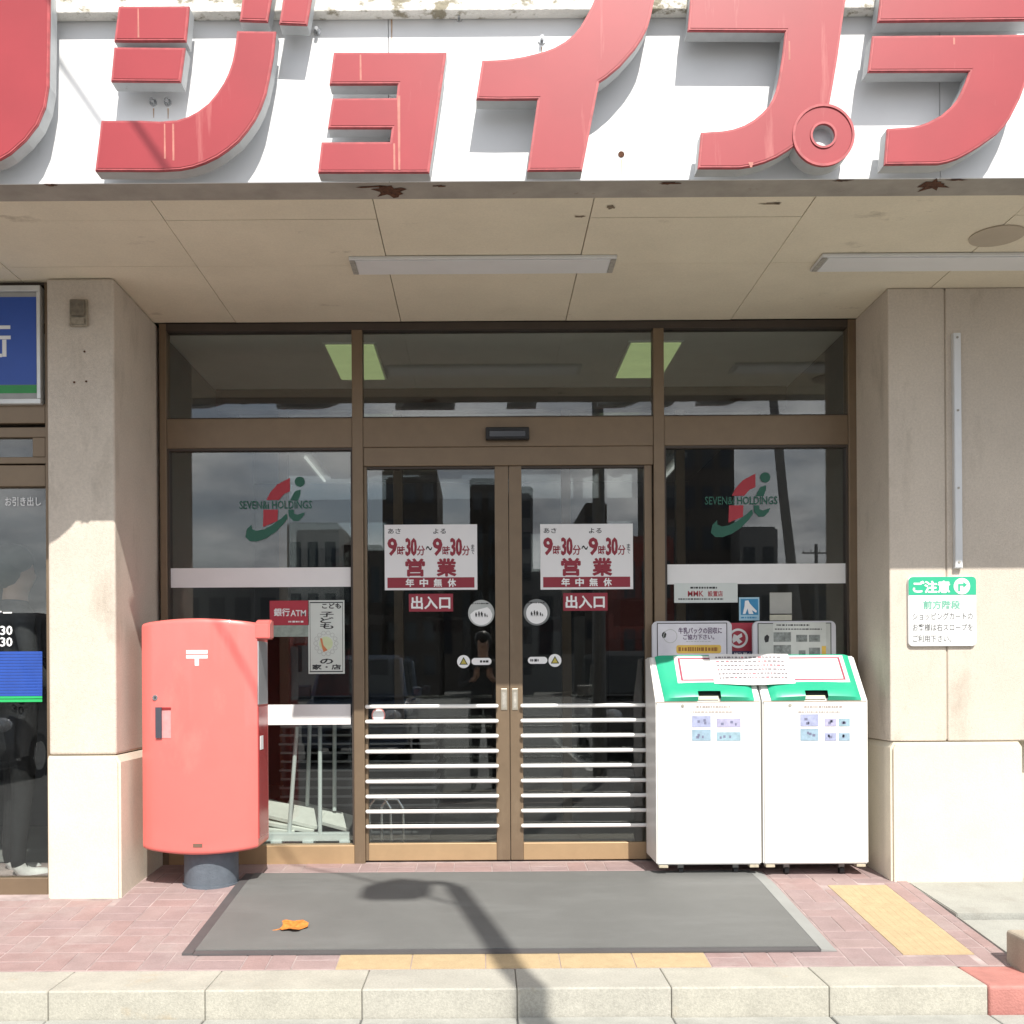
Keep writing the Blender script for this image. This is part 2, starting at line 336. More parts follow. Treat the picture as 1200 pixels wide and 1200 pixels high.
# right hand apron stepping down, low block at the edge of the frame
apron = empty('concrete_apron', (2.4, 4.8, -.1)); apron['kind'] = 'structure'
def slab_y(x0, x1, y0, z0, y1, z1):
    return MB().prismx([(y0, -.4), (y0, z0), (y1, z1), (y1, -.4)], x0, x1, bev=.004)
obj('upper_slab', slab_y(2.064, 4.2, 4.69, -.062, 5.3, -.024), concrete, apron)
obj('lower_slab', slab_y(2.064, 4.2, 4.00, -.150, 4.674, -.086), concrete, apron)
obj('edge_strip', MB().prismx([(4.13, -.4), (4.13, -.126), (4.684, -.072), (4.684, -.4)], 2.0615, 2.0635), concrete, apron)
lb = obj('low_wall', Bx(P(1187, 1100, 4.10).x, 3.4, 4.0, 4.16, -.42, -.005, bev=.014, seg=3), mat('tan_stone', (.36, .31, .245), .9, fine=.15, var=.15, vscale=9))
tag(lb, 'low tan concrete block at the right edge by the red kerb stone', 'low wall')
# ------------------------------------------------------------------ door mat and leaf
matE = empty('door_mat', (.1, 4.3, gz(4.3)), 'large grey rubber entrance mat lying on the pavers', 'mat')
def sheet(x0, x1, ys, t, lowx=0):
    b = bmesh.new(); rows = []
    for y in ys: rows.append([b.verts.new((x0, y, gz(y) + .0015)), b.verts.new((x0, y, gz(y) + t)), b.verts.new((x1, y, gz(y) + (t if not lowx else lowx))), b.verts.new((x1, y, gz(y) + .0015))])
    for p, q in zip(rows, rows[1:]):
        for i in range(3): b.faces.new((p[i], p[i + 1], q[i + 1], q[i]))
    b.faces.new(rows[0]); b.faces.new(rows[-1][::-1]); bmesh.ops.recalc_face_normals(b, faces=b.faces[:]); return MB().merge(b)
ys = [MATY0 + .035, 4.6, 4.9, 5.2, MATY1]
obj('mat_field', sheet(MATX0 + .045, MATX1 - .065, ys, .012), matm, matE)
obj('mat_border', sheet(MATX0, MATX0 + .043, [MATY0] + ys[1:], .010), matedge, matE)
obj('mat_border', sheet(MATX1 - .063, MATX1, [MATY0] + ys[1:], .011, lowx=.004), matlight, matE)['label'] = 'pale grey bevelled right edge'
obj('mat_border', sheet(MATX0 + .045, MATX1 - .065, [MATY0 - .003, MATY0 + .033], .009), matedge, matE)
lm = mat('orange_leaf', (.55, .19, .035), .6, var=.3, vscale=70)
lc = Vector((P(344, 1091, 4.55).x, 4.56, gz(4.56) + .016)); b = MB(); pts = []
for k in range(30):
    a = 2 * math.pi * k / 30; r = .050 * (1 + .35 * abs(math.cos(2.5 * a)) ** 2 * (1 if k % 2 else .75) - .1)
    pts.append((lc.x + r * 1.05 * math.cos(a), lc.y + r * 1.1 * math.sin(a), lc.z + .006 * math.sin(3 * a) + .020 * (1 + math.sin(a)) / 2))
bb = bmesh.new(); ce = bb.verts.new((lc.x, lc.y, lc.z - .001)); vs = [bb.verts.new(p) for p in pts]
for k in range(30): bb.faces.new((ce, vs[k], vs[(k + 1) % 30]))
b.merge(bb); leaf = obj('fallen_leaf', b, lm); tag(leaf, 'dry orange fallen leaf on the grey mat', 'leaf')
st = MB().tube((lc.x - .035, lc.y - .02, lc.z), (lc.x - .085, lc.y - .03, lc.z - .008), .0025, seg=6); obj('stalk', st, lm, leaf)
# ------------------------------------------------------------------ canopy: soffit panels, fascia, parapet band
ZS = CAMZ + 1.886; YW, YE, YD = 4.08, 4.23, 5.70
canopy = empty('entrance_canopy', (0, 4.2, ZS), 'deep cream canopy with panelled soffit and white sign fascia over the entrance', 'canopy')
obj('soffit_backing', Bx(-5, 5, YE - .1, 5.9, ZS + .014, ZS + .2), mat('seam_dark', (.22, .18, .135), .9), canopy)
SX = [-1.298 + .8743 * k for k in range(-3, 6)]; SY = [YE, 4.418, 4.912, 5.69]
for a, c in zip(SX, SX[1:]):
    for p, q in zip(SY, SY[1:]):
        dz = random.uniform(-.0015, .0015)
        obj('soffit_panel', Bx(a + .002, c - .002, p + .001, q - .001, ZS + dz, ZS + .012), soffitm, canopy)
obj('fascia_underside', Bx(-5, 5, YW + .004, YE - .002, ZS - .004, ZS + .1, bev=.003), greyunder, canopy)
FXS = [-4.6, -2.9, -1.55, -.3, 1.25, 2.7, 4.6]
for a, c in zip([-4.4, -2.44, -.345, 1.75], [-2.44, -.345, 1.75, 4.4]): obj('fascia_panel', Bx(a + .001, c - .001, YW, YW + .05, ZS - .003, 4.7, bev=.002), whitef, canopy)
obj('parapet_band', Bx(-5, 5, YW - .058, YW - .002, CAMZ + 2.497, CAMZ + 3.75, bev=.004), peel, canopy)
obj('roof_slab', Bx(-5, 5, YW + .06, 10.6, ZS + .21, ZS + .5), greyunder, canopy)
def blotch(name, px, py, w, h, seed, Y0, m, parent, z):
    rnd = random.Random(seed); c = P(px, py, 1); t = (z - CAMZ) / (c.z - CAMZ); cx, cy = c.x * t, t
    pts = []
    for k in range(18):
        a = 2 * math.pi * k / 18; r = rnd.uniform(.35, 1.05); pts.append((cx + w * r * math.cos(a), cy + h * r * math.sin(a), z))
    return obj(name, MB().poly(pts[::-1]), m, parent)
for i, (px, py, w, h) in enumerate([(457, 225, .075, .07), (435, 219, .075, .012), (515, 218, .03, .010), (785, 215, .05, .014), (985, 212, .055, .010), (1094, 217, .075, .065), (1122, 211, .06, .009), (60, 217, .035, .012)]):
    blotch('rust_patch', px, py, w, h, i + 3, 0, rust, canopy, ZS - .006)
for i, (px, py, w, h) in enumerate([(680, 254, .025, .014), (905, 239, .07, .012), (912, 238, .02, .008), (716, 243, .022, .02)]):
    blotch('stain', px, py, w, h, i + 30, 0, mat('water_stain', (.22, .17, .115), .9), canopy, ZS - .0025)
# bolts and holes left on the fascia
for px, py in ((180, 121), (197, 121), (635, 48), (538, 22), (372, 38)):
    p = P(px, py, YW); obj('bolt', MB().tube((p.x, YW - .03, p.z), (p.x, YW + .005, p.z), .007, seg=10).tube((p.x, YW - .006, p.z), (p.x, YW + .002, p.z), .014, seg=10), steel, canopy)
p = P(728, 181, YW); obj('hole', MB().tube((p.x, YW - .002, p.z), (p.x, YW + .003, p.z), .012, seg=14), rust, canopy)
# ------------------------------------------------------------------ sign letters
sign = empty('shop_sign', (0, 3.96, ZS), 'row of large red raised katakana letters mounted on the white fascia', 'sign')
YF, YB = 3.96, 4.03
LET = [
 [[(59, -60), (58, 30), (57, 100), (53, 125), (44, 146), (30, 164), (12, 180), (0, 187), (-40, 198), (-130, 201), (-122, 140), (-60, 128), (-24, 90), (-14, 20), (-10, -60)]],
 [[(138.8, 7.2), (221.8, 6.8), (218, 48), (133.6, 48)], [(133.6, 55), (217, 55.6), (211.5, 95.6), (129.8, 95)],
  [(118.5, 141), (164, 141), (186.5, 142), (206.8, 140.6), (220, 136.5), (231.5, 130.5), (244, 121), (254, 109), (262, 97), (267.5, 85.5), (271.5, 74), (274, 63), (276, 50), (277.6, 36), (323.3, 36.5), (320.5, 65), (316, 90), (312, 109), (306, 126), (299, 140), (290, 153), (280, 165), (267.5, 175.5), (255, 184), (240.5, 191), (226, 196), (211, 199), (186.5, 200.3), (111.2, 200)],
  [(290, -45), (326, -45), (313.6, 25), (280.6, 24)], [(339, -45), (373, -45), (359.8, 28.8), (327, 27.5)]],
 [[(391, 61), (523.3, 61), (503, 202), (372.5, 202), (376.7, 166.3), (457, 166), (459, 150), (384, 150), (389.7, 115), (464.5, 114.5), (466, 98.5), (385.8, 98.7)]],
 [[(565, 70.5), (582, 70), (598, 68.6), (613, 66.2), (626.7, 63), (639, 59.6), (649.7, 55.6), (662, 48.6), (672.7, 40), (680, 31), (686, 21), (692, 10), (696.6, 0), (706, -45), (775, -45), (766.6, 0), (762.8, 19), (759, 32), (753, 44), (744.5, 57), (734, 69), (727, 77), (718.7, 84), (711, 90.5), (702.4, 96), (682.3, 199.5), (618, 200), (630, 116), (588, 116.5), (558, 116)]],
 [[(815, -45), (809, 0), (806, 35.8), (920.3, 36.4), (917, 65), (912.7, 92), (910, 104), (906, 115), (900.5, 124.5), (893.5, 132), (884, 140), (872.4, 146.6), (860, 151), (847.5, 153.3), (821.6, 155), (817.8, 197), (866.7, 197), (882, 194.5), (897, 190), (911, 184), (924, 176), (935.7, 168), (945, 156), (953, 145.7), (963, 135), (972, 122.7), (977, 95), (981.7, 67), (991, 0), (997, -45)]],
 [[(1038, -45), (1031.6, 0), (1028.8, 25), (1212, 23), (1218, -45)],
  [(1022.6, 41.8), (1216, 40), (1210, 70), (1203, 95), (1195.6, 115), (1184, 138), (1177, 148), (1168.7, 157), (1149.6, 170.7), (1136, 179), (1122.7, 186), (1111, 190), (1099.7, 192.3), (1036.4, 192.9), (1039.9, 150.5), (1067, 148.6), (1078, 146.5), (1088, 142.9), (1103, 135), (1115, 124.6), (1122, 116), (1126.6, 107.4), (1132, 95), (1136, 83.4), (1017.3, 83.8)]],
]
names = ['stroke ending at the left edge of the frame', 'letter ji with two marks', 'small letter yo', 'letter i', 'letter pu with its ring', 'letter ra at the right edge']
def shrink(pts, d):
    n = len(pts); A = sum(pts[i][0] * pts[(i + 1) % n][1] - pts[(i + 1) % n][0] * pts[i][1] for i in range(n)); sgn = 1 if A > 0 else -1; r = []
    for i in range(n):
        p, q, s = Vector(pts[i - 1]), Vector(pts[i]), Vector(pts[(i + 1) % n])
        e1, e2 = (q - p).normalized(), (s - q).normalized(); n1 = Vector((-e1.y, e1.x)) * sgn; n2 = Vector((-e2.y, e2.x)) * sgn
        bs = n1 + n2; L2 = bs.length_squared; r.append(tuple(q + bs * (2 * d / L2 if L2 > .2 else d)))
    return r
for nm, polys in zip(names, LET):
    q0 = P(*polys[-1][0], YF); body = MB(); face = MB(); rim = MB()
    W = [[(lambda v: (v.x, v.z))(P(x, y, YF)) for x, y in pl] for pl in polys]
    for w in W:
        body.prism(w, YF + .012, YB); rim.prism(w, YF, YF + .0115, bev=.003)
        face.prism(shrink(w, .009), YF - .0015, YF + .006)
    if nm.startswith('letter pu'):
        c = P(964.8, 158.7, YF); R = 36.4 / F * YF; r = 13 / F * YF
        body.ring((c.x, c.z), R, r, YF + .008, YB); rim.ring((c.x, c.z), R, R - .009, YF - .006, YF + .007); rim.ring((c.x, c.z), r + .008, r, YF - .006, YF + .007); face.ring((c.x, c.z), R - .010, r + .009, YF - .002, YF + .007); body.tube((c.x, YF + .035, c.z), (c.x, YB - .002, c.z), r + .001, seg=32)  # last tube: added backing disc, hides the shadowed fascia behind the ring's hole
    lo = obj('letter', body, lettergrey, sign); lo['label'] = 'red raised ' + nm
    obj('letter_rim', rim, redrim, lo); obj('letter_face', face, redletter, lo)
    st = MB()
    for w in W:
        cx = sum(a for a, _ in w) / len(w); zz = sorted(b_ for _, b_ in w)
for (px, py) in ((350, 30), (300, 60), (150, 60), (205, 60), (150, 30), (440, 130), (480, 90), (640, 160), (720, 40), (840, 20), (950, 60), (850, 175), (1060, 60), (1160, 90), (20, 60), (150, 170), (290, 130)):
    p = P(px, py, YB); obj('standoff', MB().tube((p.x, YB - .003, p.z), (p.x, YW + .004, p.z), .006, seg=8), steel, sign)
# ------------------------------------------------------------------ soffit lights, round cover
lampw = mat('lamp_housing', (.74, .74, .73), .55, var=.05, vscale=10)
dirt = mat('lamp_end_dirt', (.38, .36, .32), .8, var=.3, vscale=40)
def batten(x0, x1, y0, y1, lab):
    e = empty('soffit_light', ((x0 + x1) / 2, (y0 + y1) / 2, ZS - .04), lab, 'light', 'soffit lights')
    obj('housing', Bx(x0, x1, y0, y1, ZS - .016, ZS - .002, bev=.003), lampw, e)
    obj('diffuser', Bx(x0 + .03, x1 - .03, y0 + .012, y1 - .012, ZS - .021, ZS - .0165, bev=.002), mat('lamp_diffuser', (.80, .80, .80), .4, var=.03), e)
    for xa, xb in ((x0 + .002, x0 + .026), (x1 - .026, x1 - .002)): obj('end_cap', Bx(xa, xb, y0 + .012, y1 - .012, ZS - .020, ZS - .0165, bev=.0015), dirt, e)
batten(-.590, .612, 4.80, 4.985, 'long white soffit light fitting above the sliding doors')
batten(1.53, 2.74, 4.80, 4.985, 'long white soffit light fitting at the right cut by the frame')
c = P(1170, 279, 4.607); cc = MB().tube((c.x, 4.62, ZS - .006), (c.x, 4.62, ZS - .001), .112, seg=40)
tag(obj('round_cover', cc, mat('cover_tan', (.47, .40, .31), .8, var=.06)), 'flat round tan cover plate on the soffit at right', 'cover plate')
# ------------------------------------------------------------------ left pillar
YP = 5.035; px0, px1 = P(54, 500, YP).x, P(133, 500, YP).x; zp = .629
pil = empty('pillar', ((px0 + px1) / 2, YP, -.07), 'cream stucco pillar with a stepped plinth between bank window and entrance', 'pillar')
obj('shaft', Bx(px0, px1, YP + .012, 5.9, zp, ZS - .001, bev=.012, seg=3), cream, pil)
obj('plinth', MB().prism([(px0 - .004, -.25), (px1 + .022, -.25), (px1 + .022, zp - .035), (px1 + .004, zp - .004), (px0, zp - .004), (px0 - .004, zp - .02)], YP - .004, 5.9, bev=.012), creambase, pil)
p = P(92, 366, YP); fx = empty('wall_box', p, 'small weathered metal box high on the left pillar', 'wall box')
bxm = mat('weathered_box', (.30, .26, .2), .8, var=.3, vscale=50)
obj('back_plate', Bx(p.x - .043, p.x + .043, YP - .004, YP + .011, p.z - .066, p.z + .062, bev=.006), bxm, fx)
obj('cover', Bx(p.x - .034, p.x + .036, YP - .022, YP - .005, p.z - .02, p.z + .055, bev=.008), mat('weathered_dark', (.17, .145, .11), .8, var=.3, vscale=50), fx)
obj('switch', Bx(p.x - .03, p.x + .032, YP - .014, YP - .005, p.z - .058, p.z - .026, bev=.004), bxm, fx)
for q in ((87, 448), (101, 447), (99, 412)):
    v = P(*q, YP + .011); obj('screw_hole', MB().tube((v.x, YP + .009, v.z), (v.x, YP + .02, v.z), .0048, seg=8), rust, pil)
# ------------------------------------------------------------------ right wall
YR = 5.23; rx0 = P(1043, 600, YR).x; rz = .657; rx1 = P(1199, 1000, YR).x; rj = P(1110, 600, YR).x
rw = empty('right_wall', (2.4, YR, -.02), 'cream stucco wall with a pale plinth right of the entrance', 'wall')
obj('wall_panel', Bx(rx0, rj - .003, YR + .012, 5.9, rz, ZS - .001, bev=.006), cream, rw)
obj('wall_panel', Bx(rj + .003, 4.4, YR + .012, 5.9, rz, ZS - .001, bev=.006), cream, rw)
obj('joint', Bx(rj - .02, rj + .02, YR + .019, 5.8, rz + .01, ZS - .01), mat('joint_sealant', (.42, .36, .29), .8), rw)
obj('plinth', MB().prism([(rx0 - .004, -.3), (rx1, -.3), (rx1, rz - .03), (rx1 - .018, rz - .004), (rx0 + .012, rz - .004), (rx0 - .004, rz - .03)], YR - .006, 5.9, bev=.012), creambase, rw)
obj('return_wall', Bx(rx1 + .002, 4.4, YR + .16, 5.9, -.3, rz - .006), creambase, rw)
a, c = P(1121, 391, YR), P(1121, 666, YR); w = 4.4 / F * YR
rl = empty('wall_rail', (a.x, YR, c.z), 'narrow white metal strip screwed upright to the right wall', 'wall rail')
rr = MB().prism([(a.x - w - .004, a.z), (a.x + w - .004, a.z), (c.x + w + .006, c.z), (c.x - w + .006, c.z)], YR - .016, YR + .0115, bev=.003)
obj('strip', rr, mat('rail_white', (.68, .69, .70), .4, metal=.2, var=.04), rl)
for t in (.02, .33, .66, .975):
    v = a.lerp(c, t); obj('screw', MB().tube((v.x - .004 + .01 * t, YR - .019, v.z), (v.x - .004 + .01 * t, YR - .0155, v.z), .006, seg=8), dirt, rl)
# caution sign
a, c = P(1064, 676, YR), P(1144, 757, YR); sg = empty('caution_sign', ((a.x + c.x) / 2, YR, c.z), 'small white wall sign with green heading and turn arrow', 'wall sign')
YS = YR - .004
obj('board', MB().prism(rrect(a.x, c.x, c.z, a.z, .022), YS, YR + .0115, bev=.0015), mat('sign_white', (.76, .77, .77), .45, var=.02), sg)
zb = P(1064, 697.5, YR).z; hp = [q for q in rrect(a.x + .001, c.x - .001, c.z, a.z - .001, .021) if q[1] > zb]
gsign = mat('sign_green', (.025, .42, .235), .5, var=.03)
obj('heading_band', MB().prism(sorted([q for q in hp if q[0] > (a.x + c.x) / 2], key=lambda q: q[1])[:] and [(c.x - .001, zb)] + hp + [(a.x + .001, zb)], YS - .0012, YS - .0004), gsign, sg)
text('lettering', 'ご注意', 1070, 681, 1113, 694.5, YS - .0014, white, sg, bold=.05)
v = P(1127, 687, YS); obj('arrow_disc', MB().tube((v.x, YS - .0026, v.z), (v.x, YS - .0013, v.z), 9.6 / F * YS, seg=32), white, sg)
u = 1 / F * YS
obj('arrow', MB().prism([(v.x - 4.5 * u, v.z - 6 * u), (v.x - 2.3 * u, v.z - 6 * u), (v.x - 2.3 * u, v.z + .5 * u), (v.x + 1.5 * u, v.z + .5 * u), (v.x + 1.5 * u, v.z - 2 * u), (v.x + 6 * u, v.z + 1.7 * u), (v.x + 1.5 * u, v.z + 5 * u), (v.x + 1.5 * u, v.z + 2.7 * u), (v.x - 4.5 * u, v.z + 2.7 * u)], YS - .0034, YS - .0027), gsign, sg)
text('lettering', '前方階段', 1082, 704, 1125, 713.5, YS - .0003, mat('sign_green_pale', (.16, .46, .33), .5), sg, bold=.03)
signk = mat('sign_black', (.11, .11, .11), .6)
for s, y, xe in (('ショッピングカートの', 718, 1140), ('お客様は右スロープを', 731, 1140), ('ご利用下さい。', 744.3, 1115)): text('lettering', s, 1069.5, y, xe, y + 8.2, YS - .0003, signk, sg, bold=.01)
# ------------------------------------------------------------------ entrance frame
YD0, YD1 = 5.69, 5.77
def fbox(x0, y0, x1, y1, Ya=YD0, Yb=YD1, bev=.003):
    a, c = P(x0, y0, Ya), P(x1, y1, Ya); return MB().box(a.x, c.x, Ya, Yb, c.z, a.z, bev=bev)
XA, XB, XC, XD_, = P(187.5, 600, YD0).x, P(413, 600, YD0).x, P(766.5, 600, YD0).x, P(995, 600, YD0).x
XE = P(1003, 600, YD0).x; wj = 8 / F * YD0; wm = 12.6 / F * YD0
Zt, Zh1, Zh0, Zb = P(566, 378.5, YD0).z, P(566, 488.5, YD0).z, P(566, 523, YD0).z, P(566, 1009, YD0).z
ef = empty('shopfront', (0, YD0, 0), 'brown aluminium shopfront frame with transom windows and side panes', 'shopfront')
obj('jamb', Bx(XA, XA + wj, YD0, YD1, -.03, ZS - .003, bev=.003), bronze, ef)
obj('jamb', Bx(XD_, XE + .01, YD0, YD1, -.03, ZS - .003, bev=.003), bronze, ef)
obj('head_rail', Bx(XA + wj, XD_, YD0 + .004, YD1, Zt - 7 / F * YD0, ZS - .003, bev=.002), bronzed, ef)
for x in (XB, XC): obj('mullion', Bx(x, x + wm, YD0, YD1, -.03, Zt - 7 / F * YD0, bev=.003), bronze, ef)
for a, c in ((XA + wj, XB), (XB + wm, XC), (XC + wm, XD_)):
    obj('transom_bar', Bx(a, c, YD0 + .006, YD1, Zh0, Zh1, bev=.003), bronze, ef)
    obj('gasket', Bx(a, c, YD0 + .018, YD0 + .05, Zh1, Zh1 + .008), bronzed, ef)
Zsb = P(566, 989.5, YD0).z
YG = YD0 + .035
for a, c in ((XA + wj, XB), (XC + wm, XD_)):
    obj('sill_rail', Bx(a, c, YD0 - .004, YD1, -.03, Zsb, bev=.004), mat('bronze_sunlit', (.42, .29, .165), .42, metal=.3, var=.07, vscale=9), ef)  # frame bronze made lighter: sunlight on the bottom rails put into the colour
    obj('gasket', MB().box(a, a + .010, YD0 + .012, YD1 - .01, Zsb, Zh0).box(c - .010, c, YD0 + .012, YD1 - .01, Zsb, Zh0).box(a + .010, c - .010, YD0 + .012, YD1 - .01, Zh0 - .012, Zh0), bronzed, ef)
    obj('pane', Bx(a + .002, c - .002, YG, YG + .008, Zsb - .005, Zh0 - .002), glassm, ef)
for a, c in ((XA + wj, XB), (XB + wm, XC), (XC + wm, XD_)): obj('pane', Bx(a + .002, c - .002, YG, YG + .008, Zh1 + .001, Zt - 7 / F * YD0 - .001), glassm, ef)
obj('threshold', Bx(XB + wm, XC, YD0 - .012, YD1 + .06, -.04, -.004, bev=.004), steel, ef)
obj('door_header', Bx(XB + wm, XC, YD0 + .012, YD1, P(566, 545, YD0).z, Zh0, bev=.003), bronze, ef)
p0, p1 = P(569, 502, YD0), P(620, 516, YD0)
sn = empty('door_sensor', ((p0.x + p1.x) / 2, YD0, p1.z), 'black motion sensor above the sliding doors', 'sensor')
obj('sensor_case', Bx(p0.x, p1.x, YD0 - .035, YD0 + .005, p1.z, p0.z, bev=.006), black, sn)
obj('sensor_lens', Bx(p0.x + .02, p1.x - .02, YD0 - .038, YD0 - .034, p1.z + .012, p0.z - .022, bev=.001), mat('sensor_lens', (.01, .01, .015), .08), sn)
# white film bands on the side panes
YFm = YG - .0015
for (x0, y0, x1, y1, lab) in ((199, 666, 411, 687.5, 'grey white film band across the upper left side pane'), (200, 826.5, 411, 849, 'sunlit white film band across the lower left side pane'), (782, 661.5, 994, 683.5, 'grey white film band across the upper right side pane'), (782, 823, 994, 845, 'white film band across the right side pane behind the bins')):
    if 'bins' in lab: continue
    tag(obj('film_band', prect(x0, y0, x1, y1, YFm - .001, .001), film), lab, 'film band')
# ------------------------------------------------------------------ sliding doors
YL = 5.715
wbar = mat('white_guard_bar', (.84, .84, .82), .35, var=.02)
def door(x0, x1, gx0, gx1, hx, lab, mirror):
    d = empty('sliding_door', ((P(x0, 900, YL).x + P(x1, 900, YL).x) / 2, YL, 0), lab, 'door', 'sliding entrance doors')
    X0_, G0, G1, X1_ = [P(x, 800, YL).x for x in (x0, gx0, gx1, x1)]
    zt, zb, zf = P(566, 546, YL).z, P(566, 988, YL).z, P(566, 1008, YL).z
    def bb(n, *a, m=bronze, **k): return obj(n, Bx(*a, **k), m, d)
    bb('stile', X0_, G0, YL, YL + .045, zf, zt, bev=.003); bb('stile', G1, X1_, YL, YL + .045, zf, zt, bev=.003)
    bb('bottom_rail', G0, G1, YL + .002, YL + .045, zf, zb, bev=.003, m=MATS['bronze_sunlit']); bb('top_rail', G0, G1, YL + .002, YL + .045, zt - .012, zt, bev=.002, m=bronzed)
    bb('pane', G0 - .002, G1 + .002, YL + .018, YL + .026, zb - .003, zt - .010, m=glassm)
    hm = mat('handle_plate', (.50, .46, .38), .35, metal=.7, var=.08)
    h0, h1 = P(hx[0], 807, YL), P(hx[1], 832, YL)
    hd = bb('handle', h0.x, h1.x, YL - .004, YL + .002, h1.z, h0.z, bev=.0015, m=hm)
    obj('recess', Bx(h0.x + .008, h1.x - .008, YL - .0048, YL - .0035, h1.z + .012, h0.z - .02), dirt, hd)
    for k in range(9):
        z = P(566, 827.5 + 17.6 * k, YL - .03).z; e = .004
        br = MB().tube((G0 - e, YL - .02, z), (G1 + e, YL - .02, z), .0105, seg=14).sphere((G0 - e, YL - .02, z), .0105, seg=12).sphere((G1 + e, YL - .02, z), .0105, seg=12)
        gb = obj('guard_bar', br, wbar, d, smooth=True)
        mt = MB()
        for xx in (G0 + .04, (G0 + G1) / 2, G1 - .04): mt.tube((xx, YL - .018, z), (xx, YL + .0178, z), .005, seg=8)
        obj('bar_mount', mt, wbar, gb)
    return d
door(427.5, 597, 431, 581, (587, 594.5), 'left brown framed glass sliding door with white guard bars', False)
door(597.6, 765.5, 612.5, 756.5, (600, 607), 'right brown framed glass sliding door with white guard bars', True)
# ------------------------------------------------------------------ signs on the doors
YPd = YL + .0165
def hours(x0, y0, lab):
    e = obj('opening_hours_sign', prect(x0, y0, x0 + 109, y0 + 76, YPd - .002, .002), mat('poster_white', (.78, .77, .78), .5, var=.015)); tag(e, lab, 'sign', 'opening hours signs')
    Y = YPd - .0022
    def T(s, a, b_, c, d_, m=darkred, bold=.03): return text('lettering', s, x0 + a, y0 + b_, x0 + c, y0 + d_, Y, m, e, bold=bold)
    T('あさ', 4, 4.5, 19, 10.5, ink, .01); T('よる', 57, 4.5, 72, 10.5, ink, .01)
    T('9', 4, 16, 14.5, 36, bold=.05); T('時', 15, 25, 24, 36, bold=.02); T('30', 25, 16, 37.5, 36, bold=.05); T('分', 38, 24.5, 47.5, 36, bold=.02); T('～', 48.5, 25, 56, 30, ink, .03)
    T('9', 57, 16, 67.5, 36, bold=.05); T('時', 68, 25, 77, 36, bold=.02); T('30', 77.5, 16, 90.5, 36, bold=.05); T('分', 91, 24.5, 100, 36, bold=.02); T('ま', 101.5, 23, 105.5, 28.5, ink, .01); T('で', 101.5, 29, 105.5, 34.5, ink, .01)
    T('営', 25, 40, 47, 60, bold=.05); T('業', 61.5, 40, 84, 60, bold=.05)
    obj('red_band', prect(x0 + 3.5, y0 + 62, x0 + 105.5, y0 + 73.5, YPd - .0032, .001), darkred, e)
    for i, ch in enumerate('年中無休'): text('lettering', ch, x0 + 25 + 16.4 * i, y0 + 63.2, x0 + 34.6 + 16.4 * i, y0 + 72.6, YPd - .0034, white, e, bold=.04)
hours(450.5, 615, 'white opening hours sign with dark red text on the left door'); hours(633, 614.3, 'white opening hours sign with dark red text on the right door')
for x0, y0, lab in ((479, 696, 'dark red entrance sign below the hours sign on the left door'), (660, 695, 'dark red entrance sign below the hours sign on the right door')):
    e = tag(obj('entrance_sign', prect(x0, y0, x0 + 52, y0 + 20.5, YPd - .002, .002), darkred), lab, 'sign', 'entrance signs')
    text('lettering', '出入口', x0 + 3, y0 + 3, x0 + 48.5, y0 + 17.5, YPd - .0022, white, e, bold=.035)
def disc(px, py, r, Y, th=.002, seg=32):
    v = P(px, py, Y); return MB().tube((v.x, Y, v.z), (v.x, Y + th, v.z), r / F * Y, seg=seg)
for px, py, lab, k in ((564, 718.5, 'round grey white sticker beside the stile of the left door', 0), (629, 717.5, 'round white sticker with dark figures beside the stile of the right door', 1)):
    e = tag(obj('round_sticker', disc(px, py, 15.5, YPd - .0015, .0015), mat('sticker_grey', (.42, .44, .43), .6) if not k else mat('sticker_dark_grey', (.2, .21, .21), .6)), lab, 'sticker', 'round door stickers')
    if k: obj('sticker_centre', disc(px, py + 1, 12.5, YPd - .0025, .0009), white, e)
    else:
        v = P(px, py, YPd); uu = 1 / F * YPd
        obj('sticker_centre', MB().prism([(v.x - 8 * uu, v.z + 3 * uu), (v.x + 7 * uu, v.z + 7 * uu), (v.x + 10.5 * uu, v.z + 4 * uu)] + [(v.x + 13 * uu * math.cos(t), v.z - 1.5 * uu + 12.5 * uu * math.sin(t)) for t in [math.radians(a_) for a_ in range(0, -195, -15)]], YPd - .0025, YPd - .0016), white, e)
    fg = MB(); uu2 = 1 / F * YPd; v = P(px, py, YPd)
    for fx_, hh_, ww_ in ((-6, 6, 1.5), (-2.6, 7.4, 1.3), (.6, 6.8, 1.7), (4.4, 5.2, 1.2), (6.8, 3.6, .9)):
        x_ = v.x + fx_ * uu2; zb_ = v.z - 5.2 * uu2; zt_ = zb_ + hh_ * uu2; w2 = ww_ * uu2 * .55
        fg.prism([(x_ - w2, zb_), (x_ - w2 * .2, zb_ + hh_ * .4 * uu2), (x_ + w2, zb_), (x_ + w2 * 1.2, zt_ - 2.2 * uu2), (x_ + w2 * 2, zt_ - 2.6 * uu2), (x_ + w2 * .5, zt_ - 1.3 * uu2), (x_ + w2 * .5, zt_), (x_ - w2 * .6, zt_), (x_ - w2 * 1.4, zt_ - 1.8 * uu2)], YPd - .0034, YPd - .0027)
    obj('figures', fg, ink, e)
    obj('figures', marks(px - 11, py - 12.5, px + 11, py - 10, YPd - .0027, 1, .6, 9 + k), ink, e)
warn = mat('warning_yellow', (.50, .42, .08), .6)
